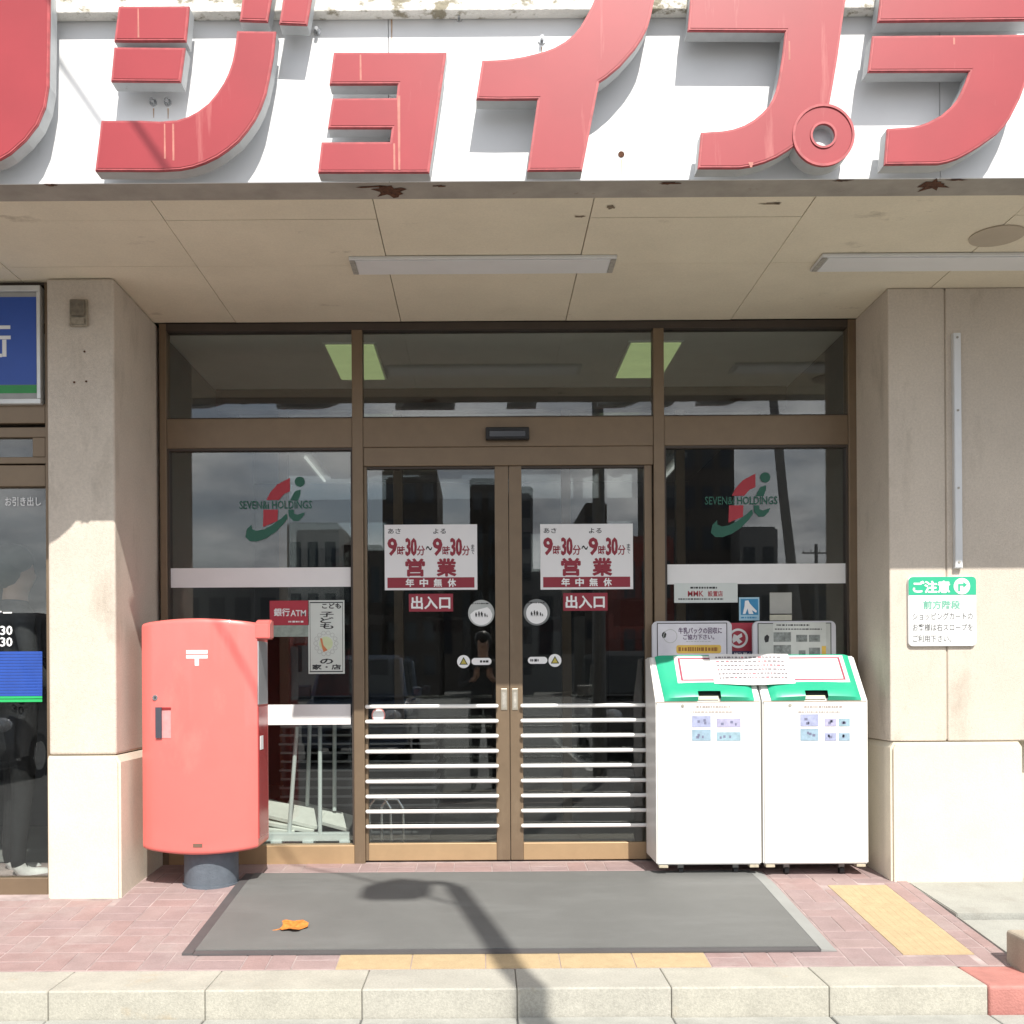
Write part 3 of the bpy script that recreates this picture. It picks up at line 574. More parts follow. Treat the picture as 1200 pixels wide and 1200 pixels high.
for px, py, a, c, lab, grp in ((543.3, 775.3, 552.5, 576, 'round warning sticker with white pill strip on the left door', 0), (650.3, 774, 618.5, 641.5, 'round warning sticker with white pill strip on the right door', 1)):
    e = empty('warning_sticker', P(px, py, YPd), lab, 'sticker', 'warning stickers'); uu = 1 / F * YPd; v = P(px, py, YPd)
    obj('disc', disc(px, py, 7.6, YPd - .0015, .0015), white, e)
    obj('triangle', MB().prism([(v.x - 5 * uu, v.z - 3.6 * uu), (v.x + 5 * uu, v.z - 3.6 * uu), (v.x, v.z + 5.4 * uu)], YPd - .0024, YPd - .0016), mat('warning_rim', (.06, .07, .02), .6), e)
    obj('triangle_fill', MB().prism([(v.x - 3.2 * uu, v.z - 2.6 * uu), (v.x + 3.2 * uu, v.z - 2.6 * uu), (v.x, v.z + 3.2 * uu)], YPd - .0030, YPd - .0025), warn, e)
    q0, q1 = P(a, py - 4.2, YPd), P(c, py + 3.8, YPd)
    obj('pill', MB().prism(rrect(q0.x, q1.x, q1.z, q0.z, (q0.z - q1.z) / 2.02), YPd - .0015, YPd), white, e)
    obj('print', marks(a + (10 if not grp else 3), py - 2.2, c - (3 if not grp else 10), py + 1.8, YPd - .0018, 1, .8, 3 + grp), ink, e)
e = tag(obj('pink_dot', disc(443.5, 838, 8, YPd - .0015, .0015), mat('pink_sticker', (.75, .3, .28), .6)), 'small round pink and white sticker between the upper guard bars', 'sticker')
obj('dot_centre', disc(443.5, 838, 6.6, YPd - .0022, .0006), white, e)
# ------------------------------------------------------------------ left side pane: logo, posters
cg, cr_ = mat('logo_green', (.012, .10, .065), .5, var=.05), mat('logo_red', (.38, .025, .04), .5, var=.05)
def poly_px(pts, Y, th=.0008):
    return MB().prism([(lambda v: (v.x, v.z))(P(x, y, Y)) for x, y in pts], Y - th, Y)
def logo(dx, dy, lab):
    e = empty('logo_decal', P(323 + dx, 598 + dy, YFm), lab, 'decal', 'logo decals'); Y = YFm
    def Q(pts): return [(260 + x / 4.613 + dx, 540 + y / 4.615 + dy) for x, y in pts]
    obj('red_bar', poly_px(Q([(240, 212), (262, 170), (300, 128), (368, 92), (368, 165), (335, 180), (308, 212)]), Y), cr_, e)
    obj('red_bar', poly_px(Q([(225, 264), (303, 264), (300, 325), (222, 358)]), Y), cr_, e)
    obj('green_sweep', poly_px(Q([(160, 345), (162, 368), (185, 378), (225, 372), (275, 345), (320, 312), (350, 285), (355, 310), (330, 345), (290, 385), (240, 418), (190, 436), (150, 435), (127, 412), (135, 370)]), Y), cg, e)
    obj('green_stem', poly_px(Q([(395, 165), (425, 155), (425, 180), (412, 214), (370, 214), (380, 190)]), Y), cg, e)
    obj('green_stem', poly_px(Q([(358, 264), (388, 264), (390, 285), (408, 292), (448, 278), (440, 300), (415, 325), (385, 325), (362, 300)]), Y), cg, e)
    v = P(260 + 421 / 4.613 + dx, 540 + 113 / 4.615 + dy, Y); obj('green_dot', MB().tube((v.x, Y - .0008, v.z), (v.x, Y, v.z), 6 / F * Y, seg=24), cg, e)
    text('lettering', 'SEVEN&i HOLDINGS', 280.5 + dx, 587 + dy, 365.5 + dx, 596 + dy, Y - .0002, cg, e, bold=.012)
logo(0, 0, 'red and green logo decal with lettering on the left side pane'); logo(545.5, -5, 'red and green logo decal with lettering on the right side pane')
Yp = YFm
e = tag(obj('atm_sign', prect(316, 704, 362, 732.5, Yp - .001, .002), mat('atm_red', (.40, .025, .045), .5, var=.04)), 'red bank machine notice beside the post box on the left pane', 'notice')
text('lettering', '銀行', 321, 713, 339.5, 722, Yp - .0012, film, e, bold=.03); text('lettering', 'ATM', 340.5, 715, 358.5, 722, Yp - .0012, film, e, bold=.02)
obj('print', marks(338, 727, 357, 730, Yp - .0012, 1, .7, 4), film, e)
obj('lower_strip', prect(317, 733, 361, 746, Yp - .001, .002), mat('strip_sage', (.30, .35, .31), .6, var=.2, vscale=30), e)
e = tag(obj('upright_poster', prect(361, 703.5, 404, 789.5, Yp - .001, .002), mat('poster_pale', (.62, .66, .62), .5, var=.03)), 'tall white poster with black vertical lettering on the left pane', 'poster')
fr = MB()
for q in ((363, 705.5, 402, 706.5), (363, 786.5, 402, 787.5), (363, 706.6, 364, 786.4), (401, 706.6, 402, 786.4)):
    a, c = P(q[0], q[1], Yp), P(q[2], q[3], Yp); fr.box(a.x, c.x, Yp - .0016, Yp - .0011, c.z, a.z)
obj('border_line', fr, ink, e)
text('lettering', 'こども', 377.5, 707, 399.5, 713, Yp - .0012, ink, e, bold=.05)
for s, y0, y1 in (('子', 717, 723), ('ど', 723.5, 730), ('も', 730.5, 737)): text('lettering', s, 375, y0, 391, y1, Yp - .0012, ink, e, bold=.02)
vv = P(382, 754, Yp); uu = 1 / F * Yp; petals = MB()
for k in range(14):
    a_ = 2 * math.pi * k / 14; petals.ring((vv.x + 12 * uu * math.cos(a_), vv.z + 12.5 * uu * math.sin(a_)), 2.6 * uu, 2.1 * uu, Yp - .0015, Yp - .0011, seg=10)
obj('sun_rays', petals, mat('print_grey', (.4, .42, .4), .6), e)
obj('sun_disc', disc(382, 754, 8, Yp - .0016, .0004), mat('print_lemon', (.6, .68, .42), .6), e)
obj('figure', poly_px([(375, 748), (377.5, 748), (379, 756), (384, 762), (379, 764), (377, 757)], Yp - .0017, .0004), mat('print_orange', (.6, .2, .08), .6), e)
text('lettering', 'の', 375, 772, 390.5, 778, Yp - .0012, ink, e, bold=.04); text('lettering', '家・店', 366, 778.8, 399.5, 784.5, Yp - .0012, ink, e, bold=.04)
# right pane stickers
e = tag(obj('white_notice', prect(790, 683.5, 864.5, 706, Yp - .003, .002), mat('notice_pale', (.62, .66, .64), .5, var=.03)), 'pale notice strip with dark red letters under the right film band', 'notice')
text('lettering', 'MMK', 806, 692.5, 824.5, 699, Yp - .0032, cr_, e, bold=.012); text('lettering', '設置店', 829.5, 692.5, 847, 699, Yp - .0032, cr_, e, bold=.016)
obj('print', marks(809, 687, 845, 690.5, Yp - .0032, 1, .7, 6), ink, e); obj('print', marks(795, 700.5, 850, 703.5, Yp - .0032, 1, .6, 7), ink, e)
e = tag(obj('blue_sticker', prect(866, 700, 890, 727, Yp - .001, .002), mat('sticker_pale_blue', (.35, .56, .68), .5)), 'square pale blue sticker with white walking figure on the right pane', 'sticker')
obj('picture', prect(868, 702, 888.5, 720.5, Yp - .0016, .0005), mat('sticker_blue', (.035, .24, .46), .5), e)
obj('figure', poly_px([(873, 704), (877, 703.5), (878.5, 707), (883, 712), (887, 716), (886, 718), (881, 715), (883, 719.5), (877.5, 719.5), (876, 713), (873.5, 719.5), (870.5, 719.5), (872.5, 710)], Yp - .0022, .0005), white, e)
obj('print', marks(868.5, 722, 888, 725.5, Yp - .0012, 1, .6, 8), mat('sticker_blue', (0, 0, 0)), e)
e = tag(obj('beige_notice', prect(902, 694.5, 928, 719, Yp - .001, .002), mat('notice_grey', (.42, .42, .39), .6, var=.1)), 'small faded grey notice with cream strip above the right bin', 'notice')
obj('cream_strip', prect(902, 720.5, 928, 727, Yp - .001, .002), mat('strip_cream', (.62, .60, .48), .6), e)
e = tag(obj('prohibition_notice', prect(852, 730, 883.5, 771, Yp - .001, .002), mat('notice_red', (.42, .035, .06), .5)), 'red notice with white ring emblem between the two bin boards', 'notice')
v = P(865, 748, Yp); obj('ring', MB().ring((v.x, v.z), 11.5 * uu, 8.8 * uu, Yp - .0018, Yp - .0012, seg=32), white, e)
obj('symbol', poly_px([(860, 743), (864, 745), (869, 742), (870, 746), (866, 748.5), (870, 752), (866, 754.5), (863, 751), (859, 753.5), (858, 749)], Yp - .0012, .0006), white, e)
obj('navy_strip', prect(852, 763, 883.5, 771, Yp - .0017, .0005), mat('navy_print', (.03, .03, .10), .5), e)
text('lettering', '持込禁止', 860, 764.5, 881, 769.5, Yp - .0019, film, e, bold=.02)
# ------------------------------------------------------------------ post box
pb = empty('post_box', (-1.34, 5.29, gz(5.29)), 'red metal post box on a grey post left of the entrance', 'post box')
bx0, bx1 = P(165.5, 860, 5.15).x, P(301, 860, 5.15).x; by0, by1 = 5.155, 5.42
zt, zb = P(233, 728, 5.11).z, P(233, 998, 5.11).z
def bowl(x, k): t = (x - (bx0 + bx1) / 2) / ((bx1 - bx0) / 2); return k * (1 - t * t)
b = bmesh.new(); cols, rows = 20, 24; G = []
def pbsec(z, inset, top, bot):
    pass
H = zt - zb; N = 18
ringv = []
prof = [(0, .012), (.005, .005), (.012, .001), (.022, 0), (H - .024, 0), (H - .013, .0015), (H - .005, .005), (H, .013)]
for h, ins in prof:
    ring = []
    for k in range(N + 1):
        x = bx0 + ins + (bx1 - bx0 - 2 * ins) * k / N; t = k / N * 2 - 1
        zz = zb + h + (.018 * (1 - t * t) if h > H / 2 else -.020 * (1 - t * t)) - (.004 if h > H / 2 else -.004)
        ed = .012 * max(0, (abs(t) - .93) / .07) ** 2
        ring.append(b.verts.new((x, by0 - .05 * (1 - t * t) + ins + ed, zz)))
    for k in range(N, -1, -1):
        x = bx0 + ins + (bx1 - bx0 - 2 * ins) * k / N; t = k / N * 2 - 1
        zz = zb + h + (.018 * (1 - t * t) if h > H / 2 else -.020 * (1 - t * t)) - (.004 if h > H / 2 else -.004)
        ring.append(b.verts.new((x, by1 - ins, zz)))
    ringv.append(ring)
for p, q in zip(ringv, ringv[1:]):
    for k in range(len(p)): b.faces.new((p[k], p[(k + 1) % len(p)], q[(k + 1) % len(p)], q[k]))
for ring, fl in ((ringv[0], True), (ringv[-1], False)):
    n2 = len(ring)
    for k in range(N):
        f = [ring[k], ring[k + 1], ring[n2 - 2 - k], ring[n2 - 1 - k]]; b.faces.new(f[::-1] if fl else f)
bmesh.ops.recalc_face_normals(b, faces=b.faces[:])
obj('body', MB().merge(b), postred, pb, smooth=True)
def pfy(x): t = (x - (bx0 + bx1) / 2) / ((bx1 - bx0) / 2); return by0 - .05 * (1 - t * t)
cxp = P(240, 1045, 5.16).x
obj('post', MB().tube((cxp, 5.29, gz(5.29) - .03), (cxp, 5.29, zb + .01), .131, seg=40), posttop, pb, smooth=True)
obj('base_ring', MB().tube((cxp, 5.29, gz(5.29) - .01), (cxp, 5.29, gz(5.29) + .004), .139, seg=40), posttop, pb)
def curved_patch(x0, x1, z0, z1, off, n=8):
    b = bmesh.new(); lo = []; hi = []
    for k in range(n + 1):
        x = x0 + (x1 - x0) * k / n; lo.append(b.verts.new((x, pfy(x) - off, z0))); hi.append(b.verts.new((x, pfy(x) - off, z1)))
    for k in range(n): b.faces.new((lo[k], lo[k + 1], hi[k + 1], hi[k]))
    r = bmesh.ops.extrude_face_region(b, geom=b.faces[:])
    for v in r['geom']:
        if isinstance(v, bmesh.types.BMVert): v.co.y += off + .002
    bmesh.ops.recalc_face_normals(b, faces=b.faces[:]); return MB().merge(b)
def pxz(x, y): v = P(x, y, 5.11); return v.x, v.z
def cpatch(n, q, off, m):
    (a, z1), (c, z0) = pxz(q[0], q[1]), pxz(q[2], q[3]); return obj(n, curved_patch(a, c, z0, z1, off), m, pb)
for q in ((218.5, 762, 243.5, 766), (218.5, 767.6, 243.5, 771.6)): cpatch('postal_mark', q, .0012, white)
cpatch('postal_mark', (228.6, 771.6, 233.4, 780), .0012, white)
hd = cpatch('handle_recess', (181, 829, 200, 865), .0015, mat('handle_pink', (.72, .30, .30), .5, var=.12, vscale=30))
(a, z1), (c, z0) = pxz(181, 829), pxz(189, 865); obj('handle', curved_patch(a, c, z0, z1, .010), mat('handle_slate', (.06, .065, .085), .5, var=.1), hd)
(a, z1), (c, z0) = pxz(189, 829), pxz(200, 832); obj('recess_shadow_lip', curved_patch(a, c, z0, z1, .004), mat('lip_shadow_red', (.25, .02, .02), .5), hd)  # dark red strip paints the shade along the recess's top edge
v = P(182.5, 817.5, 5.14); lk = obj('lock', MB().tube((v.x, pfy(v.x) - .004, v.z), (v.x, pfy(v.x) + .004, v.z), .013, seg=20), steel, pb); obj('keyhole', Bx(v.x - .002, v.x + .003, pfy(v.x) - .0052, pfy(v.x) - .0035, v.z - .007, v.z + .006), black, lk)
cpatch('maker_plate', (226.5, 988.5, 237.5, 993), .0012, mat('plate_brown', (.16, .10, .07), .5))
# posting side on the right: hood, stainless panel, label
xs_ = bx1 + .0; zs1, zs0 = P(306, 750, 5.25).z, P(306, 822, 5.25).z
obj('hood', MB().prismx([(by0 + .005, P(306, 749, 5.2).z), (by0 + .005, P(306, 731, 5.2).z), (by0 + .06, P(306, 726, 5.2).z), (by0 + .11, P(306, 726, 5.2).z), (by0 + .11, P(306, 749, 5.2).z)], xs_ - .012, xs_ + .062, bev=.006), postred, pb, smooth=True)
obj('slot_panel', Bx(xs_ - .004, xs_ + .006, by0 + .02, by1 - .03, P(306, 825, 5.3).z, P(306, 752, 5.3).z, bev=.002), mat('slot_panel_grey', (.45, .46, .48), .3, metal=.3), pb)
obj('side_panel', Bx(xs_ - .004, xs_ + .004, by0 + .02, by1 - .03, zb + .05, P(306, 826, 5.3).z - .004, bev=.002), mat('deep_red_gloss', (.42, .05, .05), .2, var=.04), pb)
obj('label_plate', Bx(xs_ + .002, xs_ + .0055, by0 + .05, by0 + .12, P(306, 878, 5.25).z, P(306, 862, 5.25).z), white, pb)
# ------------------------------------------------------------------ recycling bins
def bin_(bx, lab, x0p, x1p, seed, lid_lab):
    y0 = 5.335; d = .34; zf = gz(5.46)
    X0_, X1_ = bx; e = empty('recycling_bin', ((X0_ + X1_) / 2, y0 + d / 2, zf), lab, 'recycling bin', 'recycling bins')
    zlo = P(820, 1013.5, y0).z; zfr = P(820, 822, y0).z; zbk = P(820, 770, y0 + .2).z
    pts = [(y0, zlo), (y0, zfr), (y0 + .2, zbk), (y0 + d, zbk), (y0 + d, zlo)]
    obj('body', MB().prismx(pts, X0_ + .002, X1_ - .002, bev=.007), whitebox, e)
    obj('lid_seam', Bx(X0_ + .006, X1_ - .006, y0 - .0012, y0 + .004, zfr - .004, zfr - .001), mat('seam_tan', (.45, .36, .28), .7), e)
    # lid in the plane of the slope
    A = Vector((0, y0, zfr)); B = Vector((0, y0 + .2, zbk)); t = (B - A).normalized(); nrm = Vector((0, -t.z, t.y)); 
    if nrm.y > 0: nrm = -nrm
    Ls = (B - A).length
    def S(u, w, h): return Vector((X0_ + u * (X1_ - X0_), 0, 0)) + A + t * (w * Ls) + nrm * h
    # lid: raised frame with bulging front lip
    b = bmesh.new(); NU, NW = 24, 10; grid = []
    for j in range(NW + 1):
        row = []
        for i in range(NU + 1):
            u, w = i / NU, j / NW
            left = .085 - .03 * w; right = .935 - .0 * w
            uu_ = left + (right - left) * u; c_ = (2 * u - 1)
            fw = .03 + .97 * w
            lip = max(0, 1 - w / .36)
            hgt = .014 + .030 * lip * (1 - .75 * c_ * c_) if w > .02 else .010 + .018 * (1 - .8 * c_ * c_)
            if i in (0, NU): hgt = .004
            elif i in (1, NU - 1): hgt *= .85
            row.append(b.verts.new(S(uu_, fw, hgt)))
        grid.append(row)
    for j in range(NW):
        for i in range(NU):
            if j == 0 and NU * .36 <= i < NU * .62: continue
            b.faces.new((grid[j][i], grid[j][i + 1], grid[j + 1][i + 1], grid[j + 1][i]))
    # front skirt
    low = [b.verts.new(S(.085 + .85 * i / NU, .0, .003)) for i in range(NU + 1)]
    for i in range(NU):
        if NU * .36 <= i < NU * .62: continue
        b.faces.new((low[i], low[i + 1], grid[0][i + 1], grid[0][i]))
    bmesh.ops.recalc_face_normals(b, faces=b.faces[:])
    ld = obj('lid', MB().merge(b), green, e, smooth=True)
    obj('lid_backing', MB().poly([S(.09, .06, .003), S(.93, .06, .003), S(.93, .98, .003), S(.06, .98, .003)]), mat('lid_dark', (.05, .06, .05), .7), ld)
    q = MB(); q.poly([S(.40, .02, .006), S(.60, .02, .006), S(.60, .10, .006), S(.40, .10, .006)]); obj('grip_plate', q, mat('grip_cream', (.6, .56, .42), .6), ld)
    def quad(u0, w0, u1, w1, h, sk=.0): return MB().poly([S(u0, w0, h), S(u1, w0, h), S(u1 - sk, w1, h), S(u0 - sk, w1, h)])
    obj('label_panel', quad(.235, .36, .93 - .06, .97, .0162), mat('label_offwhite', (.74, .72, .70), .5), ld)
    fr = MB()
    for (u0, w0, u1, w1) in ((.27, .41, .29, .93), (.815, .41, .835, .93), (.291, .41, .814, .44), (.291, .90, .814, .93)): fr.poly([S(u0, w0, .0168), S(u1, w0, .0168), S(u1, w1, .0168), S(u0, w1, .0168)])
    obj('label_border', fr, mat('label_maroon', (.30, .05, .09), .6), ld)
    # board behind
    yb = y0 + d - .03
    a, c = P(x0p, 728, yb), P(x1p, 772, yb)
    bd = obj('header_board', MB().prism(rrect(a.x, c.x, zbk - .02, a.z, .03), yb, yb + .018, bev=.003), greylav, e)
    ky = yb - .0006
    fr = MB(); X_, Z_ = (a.x + .03, c.x - .03), (zbk + .004, a.z - .014)
    obj('board_face', Bx(X_[0], X_[1], ky - .0012, ky - .0002, Z_[0], Z_[1]), mat('board_face_lilac', (.66, .65, .70), .5) if not seed else mat('board_face_sage', (.50, .52, .49), .5), bd)
    for (p_, q_, r_, s_) in ((X_[0], X_[1], Z_[1], Z_[1] + .004), (X_[0], X_[1], Z_[0] - .004, Z_[0]), (X_[0] - .004, X_[0], Z_[0] - .004, Z_[1] + .004), (X_[1], X_[1] + .004, Z_[0] - .004, Z_[1] + .004)): fr.box(p_, q_, ky - .0016, ky - .0001, r_, s_)
    obj('board_border', fr, ink, bd)
    ky2 = ky - .0014
    if not seed:
        text('lettering', '牛乳パックの回収に', 795, 735.5, 846, 742.5, ky2, mat('print_purple', (.10, .05, .12), .6), bd, bold=.02)
        text('lettering', 'ご協力下さい。', 800.5, 743.5, 837, 749.5, ky2, mat('print_purple', (0, 0, 0)), bd, bold=.02)
        obj('print', marks(804, 751, 835, 752.5, ky2, 1, .5, 12), mat('print_grey', (0, 0, 0)), bd)
        a_, c_ = P(792.5, 756, ky2), P(845, 765.5, ky2); obj('yellow_strip', MB().prism(rrect(a_.x, c_.x, c_.z, a_.z, .012), ky2 - .0008, ky2), mat('print_yellow', (.70, .46, .09), .6), bd)
        obj('print', marks(795, 757.5, 842, 764, ky2 - .0009, 1, .8, 14), mat('print_brown', (.30, .13, .03), .6), bd)
        obj('drawing', poly_px([(776, 742), (778.5, 740), (781, 743), (780, 747), (777, 748), (775.5, 745)], ky2, .0004), ink, bd)
        v = P(785.5, 745.5, ky2); obj('drawing', MB().ring((v.x, v.z), 8 * uu, 7.4 * uu, ky2 - .0006, ky2 - .0001, 24), mat('print_grey', (0, 0, 0)), bd)
    else:
        obj('sheet', prect(906, 729.5, 968, 772, ky2 - .001, .001), mat('sheet_pale', (.58, .60, .57), .55), bd); k3 = ky2 - .0012
        obj('print', marks(910, 731, 955, 734, k3, 1, .6, 15), ink, bd); obj('print', marks(908, 736, 966, 738.5, k3, 1, .6, 16), ink, bd)
        gp = mat('photo_grey', (.22, .24, .23), .6, var=.5, vscale=60)
        for q in ((906.5, 741, 927, 752), (906.5, 756, 927, 768), (933, 744, 946, 752), (948, 744, 961, 752), (936, 762, 944, 768), (948, 759, 961, 768)): obj('photo_print', prect(*q, k3 - .0006, .0006), gp, bd)
        obj('drawing', poly_px([(896, 746), (899, 743.5), (901.5, 746), (900.5, 752), (897, 753), (895.5, 749)], ky2, .0004), ink, bd)
        obj('yellow_strip', prect(963, 757, 968, 768, k3 - .0006, .0006), mat('print_yellow', (0, 0, 0)), bd)
    # front stickers and lock
    yf = y0 - .0012; ox = 0 if not seed else 126.5
    obj('lock', MB().tube((P(800 + ox * .995, 827, y0).x, y0 - .004, P(800, 827, y0).z), (P(800 + ox * .995, 827, y0).x, y0 + .002, P(800, 827, y0).z), .008, seg=14), dirt, e)
    obj('print', marks(816 + ox, 826.5, 862 + ox, 830, yf, 1, .6, 20 + seed), mat('print_faint', (.36, .30, .28), .6), e)
    obj('print', marks(809 + ox, 833, 866 + ox, 835.5, yf, 1, .6, 22 + seed), mat('print_faint', (0, 0, 0)), e)
    st = ((811, 839, 833, 852), (811, 855, 833, 868), (840, 842, 868, 852), (840, 858, 868, 868)) if not seed else ((938, 837, 959, 851), (938, 854, 959, 868), (966.5, 842, 980, 851), (983, 842, 996, 851), (966.5, 859, 980, 868), (983, 859, 996, 868))
    cs = [(.33, .36, .52), (.27, .38, .47), (.38, .37, .52), (.28, .41, .48)]
    for i, q in enumerate(st):
        s_ = obj('picture_sticker', prect(*q, yf - .0006, .001), mat('picture_blue_%s' % 'abcd'[i % 4], cs[i % 4], .55, var=.18, vscale=50), e)
        rnd = random.Random(i + 40 * seed); mm = MB()
        for _ in range(3):
            xx = rnd.uniform(q[0] + 3, q[2] - 6); yy = rnd.uniform(q[1] + 3, q[3] - 3); a_, c_ = P(xx, yy - 1.5, yf), P(xx + rnd.uniform(2, 4), yy + 1.5, yf); mm.poly([(a_.x, yf - .0008, c_.z), (c_.x, yf - .0008, c_.z), (c_.x, yf - .0008, a_.z), (a_.x, yf - .0008, a_.z)])
        obj('picture_mark', mm, mat('picture_mark', (.16, .17, .26), .6), s_)
    # feet and casters
    tanm = mat('bracket_tan', (.45, .40, .30), .6, var=.2, vscale=40)
    for xx in (X0_ + .015, X1_ - .06): obj('foot_bracket', Bx(xx, xx + .045, y0 + .006, y0 + .05, zlo - .016, zlo - .001, bev=.002), tanm, e)
    for xx, yy in ((X0_ + .13, y0 + .06), (X1_ - .12, y0 + .06), (X0_ + .13, y0 + d - .06), (X1_ - .12, y0 + d - .06)):
        zz = gz(yy) + .019
        cst = obj('caster', MB().tube((xx - .011, yy, zz), (xx + .011, yy, zz), .0185, seg=20), black, e, smooth=True)
        obj('fork', Bx(xx - .015, xx + .015, yy - .008, yy + .014, zz + .012, zlo + .002, bev=.002), mat('fork_zinc', (.22, .22, .22), .4, metal=.6), cst)
    return e, S
bxL = (P(768.5, 900, 5.335).x, P(892.5, 900, 5.335).x); bxR = (P(893.8, 900, 5.335).x, P(1018, 900, 5.335).x)
eL, SL_ = bin_(bxL, 'white recycling bin with green lid nearer the doors and milk carton board', 764, 858, 0, '')
eR, SR_ = bin_(bxR, 'white recycling bin with green lid nearer the right wall', 882, 980, 1, '')
# paper taped across both lids
pb_ = bmesh.new(); nu = 12; r0 = []; r1 = []
xa, xb = P(834, 790, 5.45).x, P(928, 790, 5.45).x
for k in range(nu + 1):
    x = xa + (xb - xa) * k / nu; u = (x - bxL[0]) / (bxL[1] - bxL[0]); hh = .020 + .0012 * math.sin(k * .9)
    q0, q1 = SL_(u, .33 - .06 * math.sin(math.pi * k / nu), hh + .010 * math.sin(math.pi * k / nu)), SL_(u, 1.0, hh)
    r0.append(pb_.verts.new(q0)); r1.append(pb_.verts.new(q1))
for k in range(nu): pb_.faces.new((r0[k], r0[k + 1], r1[k + 1], r1[k]))
r = bmesh.ops.extrude_face_region(pb_, geom=pb_.faces[:])
for v in r['geom']:
    if isinstance(v, bmesh.types.BMVert): v.co += Vector((0, -.0003, .0003))
bmesh.ops.recalc_face_normals(pb_, faces=pb_.faces[:])
pn = tag(obj('paper_notice', MB().merge(pb_), mat('paper_white', (.74, .73, .72), .7)), 'white paper notice taped across both green bin lids', 'paper notice')
rnd = random.Random(3)
mk, mr = MB(), MB()
for j in range(6):
    x = xa + .03
    while x < xb - .04:
        w_ = rnd.uniform(.006, .02); u0, u1 = (x - bxL[0]) / (bxL[1] - bxL[0]), (x + w_ - bxL[0]) / (bxL[1] - bxL[0]); w0 = .90 - j * .095; kk = (x - xa) / (xb - xa) * nu
        h = .020 + .0012 * math.sin(kk * .9) + .010 * math.sin(math.pi * kk / nu) * (1 - w0) / .7 + .0018
        (mr if rnd.random() < .25 else mk).poly([SL_(u0, w0, h), SL_(u1, w0, h), SL_(u1, w0 + .035, h), SL_(u0, w0 + .035, h)]); x += w_ + rnd.uniform(.004, .008)
obj('print', mk, mat('print_dim', (.2, .18, .2), .6), pn); obj('print', mr, mat('print_pink', (.5, .15, .18), .6), pn)
# ------------------------------------------------------------------ bank window on the left
YA = 5.10
bw = empty('bank_window', (-2.3, YA, -.05), 'brown framed bank window at the left edge with blue striped film', 'window')
xr = px0 - .003; wS = 7 / F * YA; xl = -3.6
def zz(y): return P(30, y, YA).z
def ba(n, x0, x1, y1_, y0_, m=bronze, Ya=YA, Yb=YA + .07, **k): return obj(n, Bx(x0, x1, Ya, Yb, zz(y0_), zz(y1_), bev=.003), m, bw)
ba('stile', xr - wS, xr, 327, 1060); ba('head_rail', xl, xr - wS, 327, 334, bronzed)
ba('rail', xl, xr - wS, 473, 496); ba('rail', xl, xr - wS, 545, 570); ba('rail', xl, xr - wS, 500, 512, Ya=YA + .01); ba('rail', xl, xr - wS, 535, 543, Ya=YA + .01)
xv = P(37, 520, YA).x; ba('vent_stile', xv, xr - wS - .004, 512, 535, Ya=YA + .01); ba('vent_pane', xl, xv, 512, 535, glassm, YA + .03, YA + .036)
ba('sill_rail', xl, xr - wS, 1029, 1053)
ba('pane', xl, xr - wS, 570, 1029, glassm, YA + .03, YA + .038)
bs = empty('bank_sign', (-2.4, YA, zz(472)), 'blue bank sign panel with green stripe and white frame at the left edge', 'sign')
xs1 = P(47, 400, YA - .03).x; zs = lambda y: P(30, y, YA - .03).z
obj('frame', MB().box(xl, xs1, YA - .03, YA + .02, zs(341), zs(334), bev=.003).box(xl, xs1, YA - .03, YA + .02, zs(473), zs(467), bev=.003).box(xs1 - .018, xs1, YA - .03, YA + .02, zs(467), zs(341), bev=.003), mat('sign_frame', (.66, .67, .66), .4, metal=.3), bs)
obj('panel', Bx(xl, xs1 - .019, YA - .018, YA + .01, zs(466.5), zs(341.5)), mat('panel_grey', (.38, .38, .37), .5), bs)
obj('blue_field', Bx(xl, xs1 - .022, YA - .0195, YA - .0185, zs(450), zs(347)), mat('sign_blue', (.024, .085, .40), .4, var=.06), bs)
obj('green_stripe', Bx(xl, xs1 - .022, YA - .0195, YA - .0185, zs(460), zs(450.5)), mat('stripe_green', (.02, .27, .06), .4), bs)
Ys = YA - .02
def cstroke(q): return obj('character_stroke', prect(*q, Ys - .001, .001), white, bs)
cstroke((-18, 381.5, 12, 385.5)); cstroke((-20, 393.5, 12.5, 397.5)); cstroke((2.5, 398, 7.5, 418)); cstroke((-2, 414.5, 2.3, 418.5))
Yf = YA + .0285
def wdecal(n, q, m): a, c = P(q[0], q[1], Yf), P(q[2], q[3], Yf); return obj(n, Bx(a.x, c.x, Yf, Yf + .001, c.z, a.z), m, bw)
sb = mat('film_blue', (.02, .075, .38), .5)
for k in range(15): wdecal('film_stripe', (-60, 764 + 3.5 * k, 49.5, 766.4 + 3.5 * k), sb)
wdecal('film_stripe', (-60, 816.5, 49.5, 818.5), mat('film_green', (.02, .42, .12), .5)); wdecal('film_stripe', (-60, 820, 49.5, 822.5), mat('film_green', (0, 0, 0)))
text('lettering', 'ナー', -9, 713.5, 14, 723, Yf, white, bw, bold=.03); text('lettering', '30', 0.5, 733.5, 14.5, 744, Yf, white, bw, bold=.03); text('lettering', '30', .5, 747, 14.5, 757.5, Yf, white, bw, bold=.03)
text('lettering', 'お引き出し', 6, 582.5, 48, 593, Yf, film, bw, bold=.01)
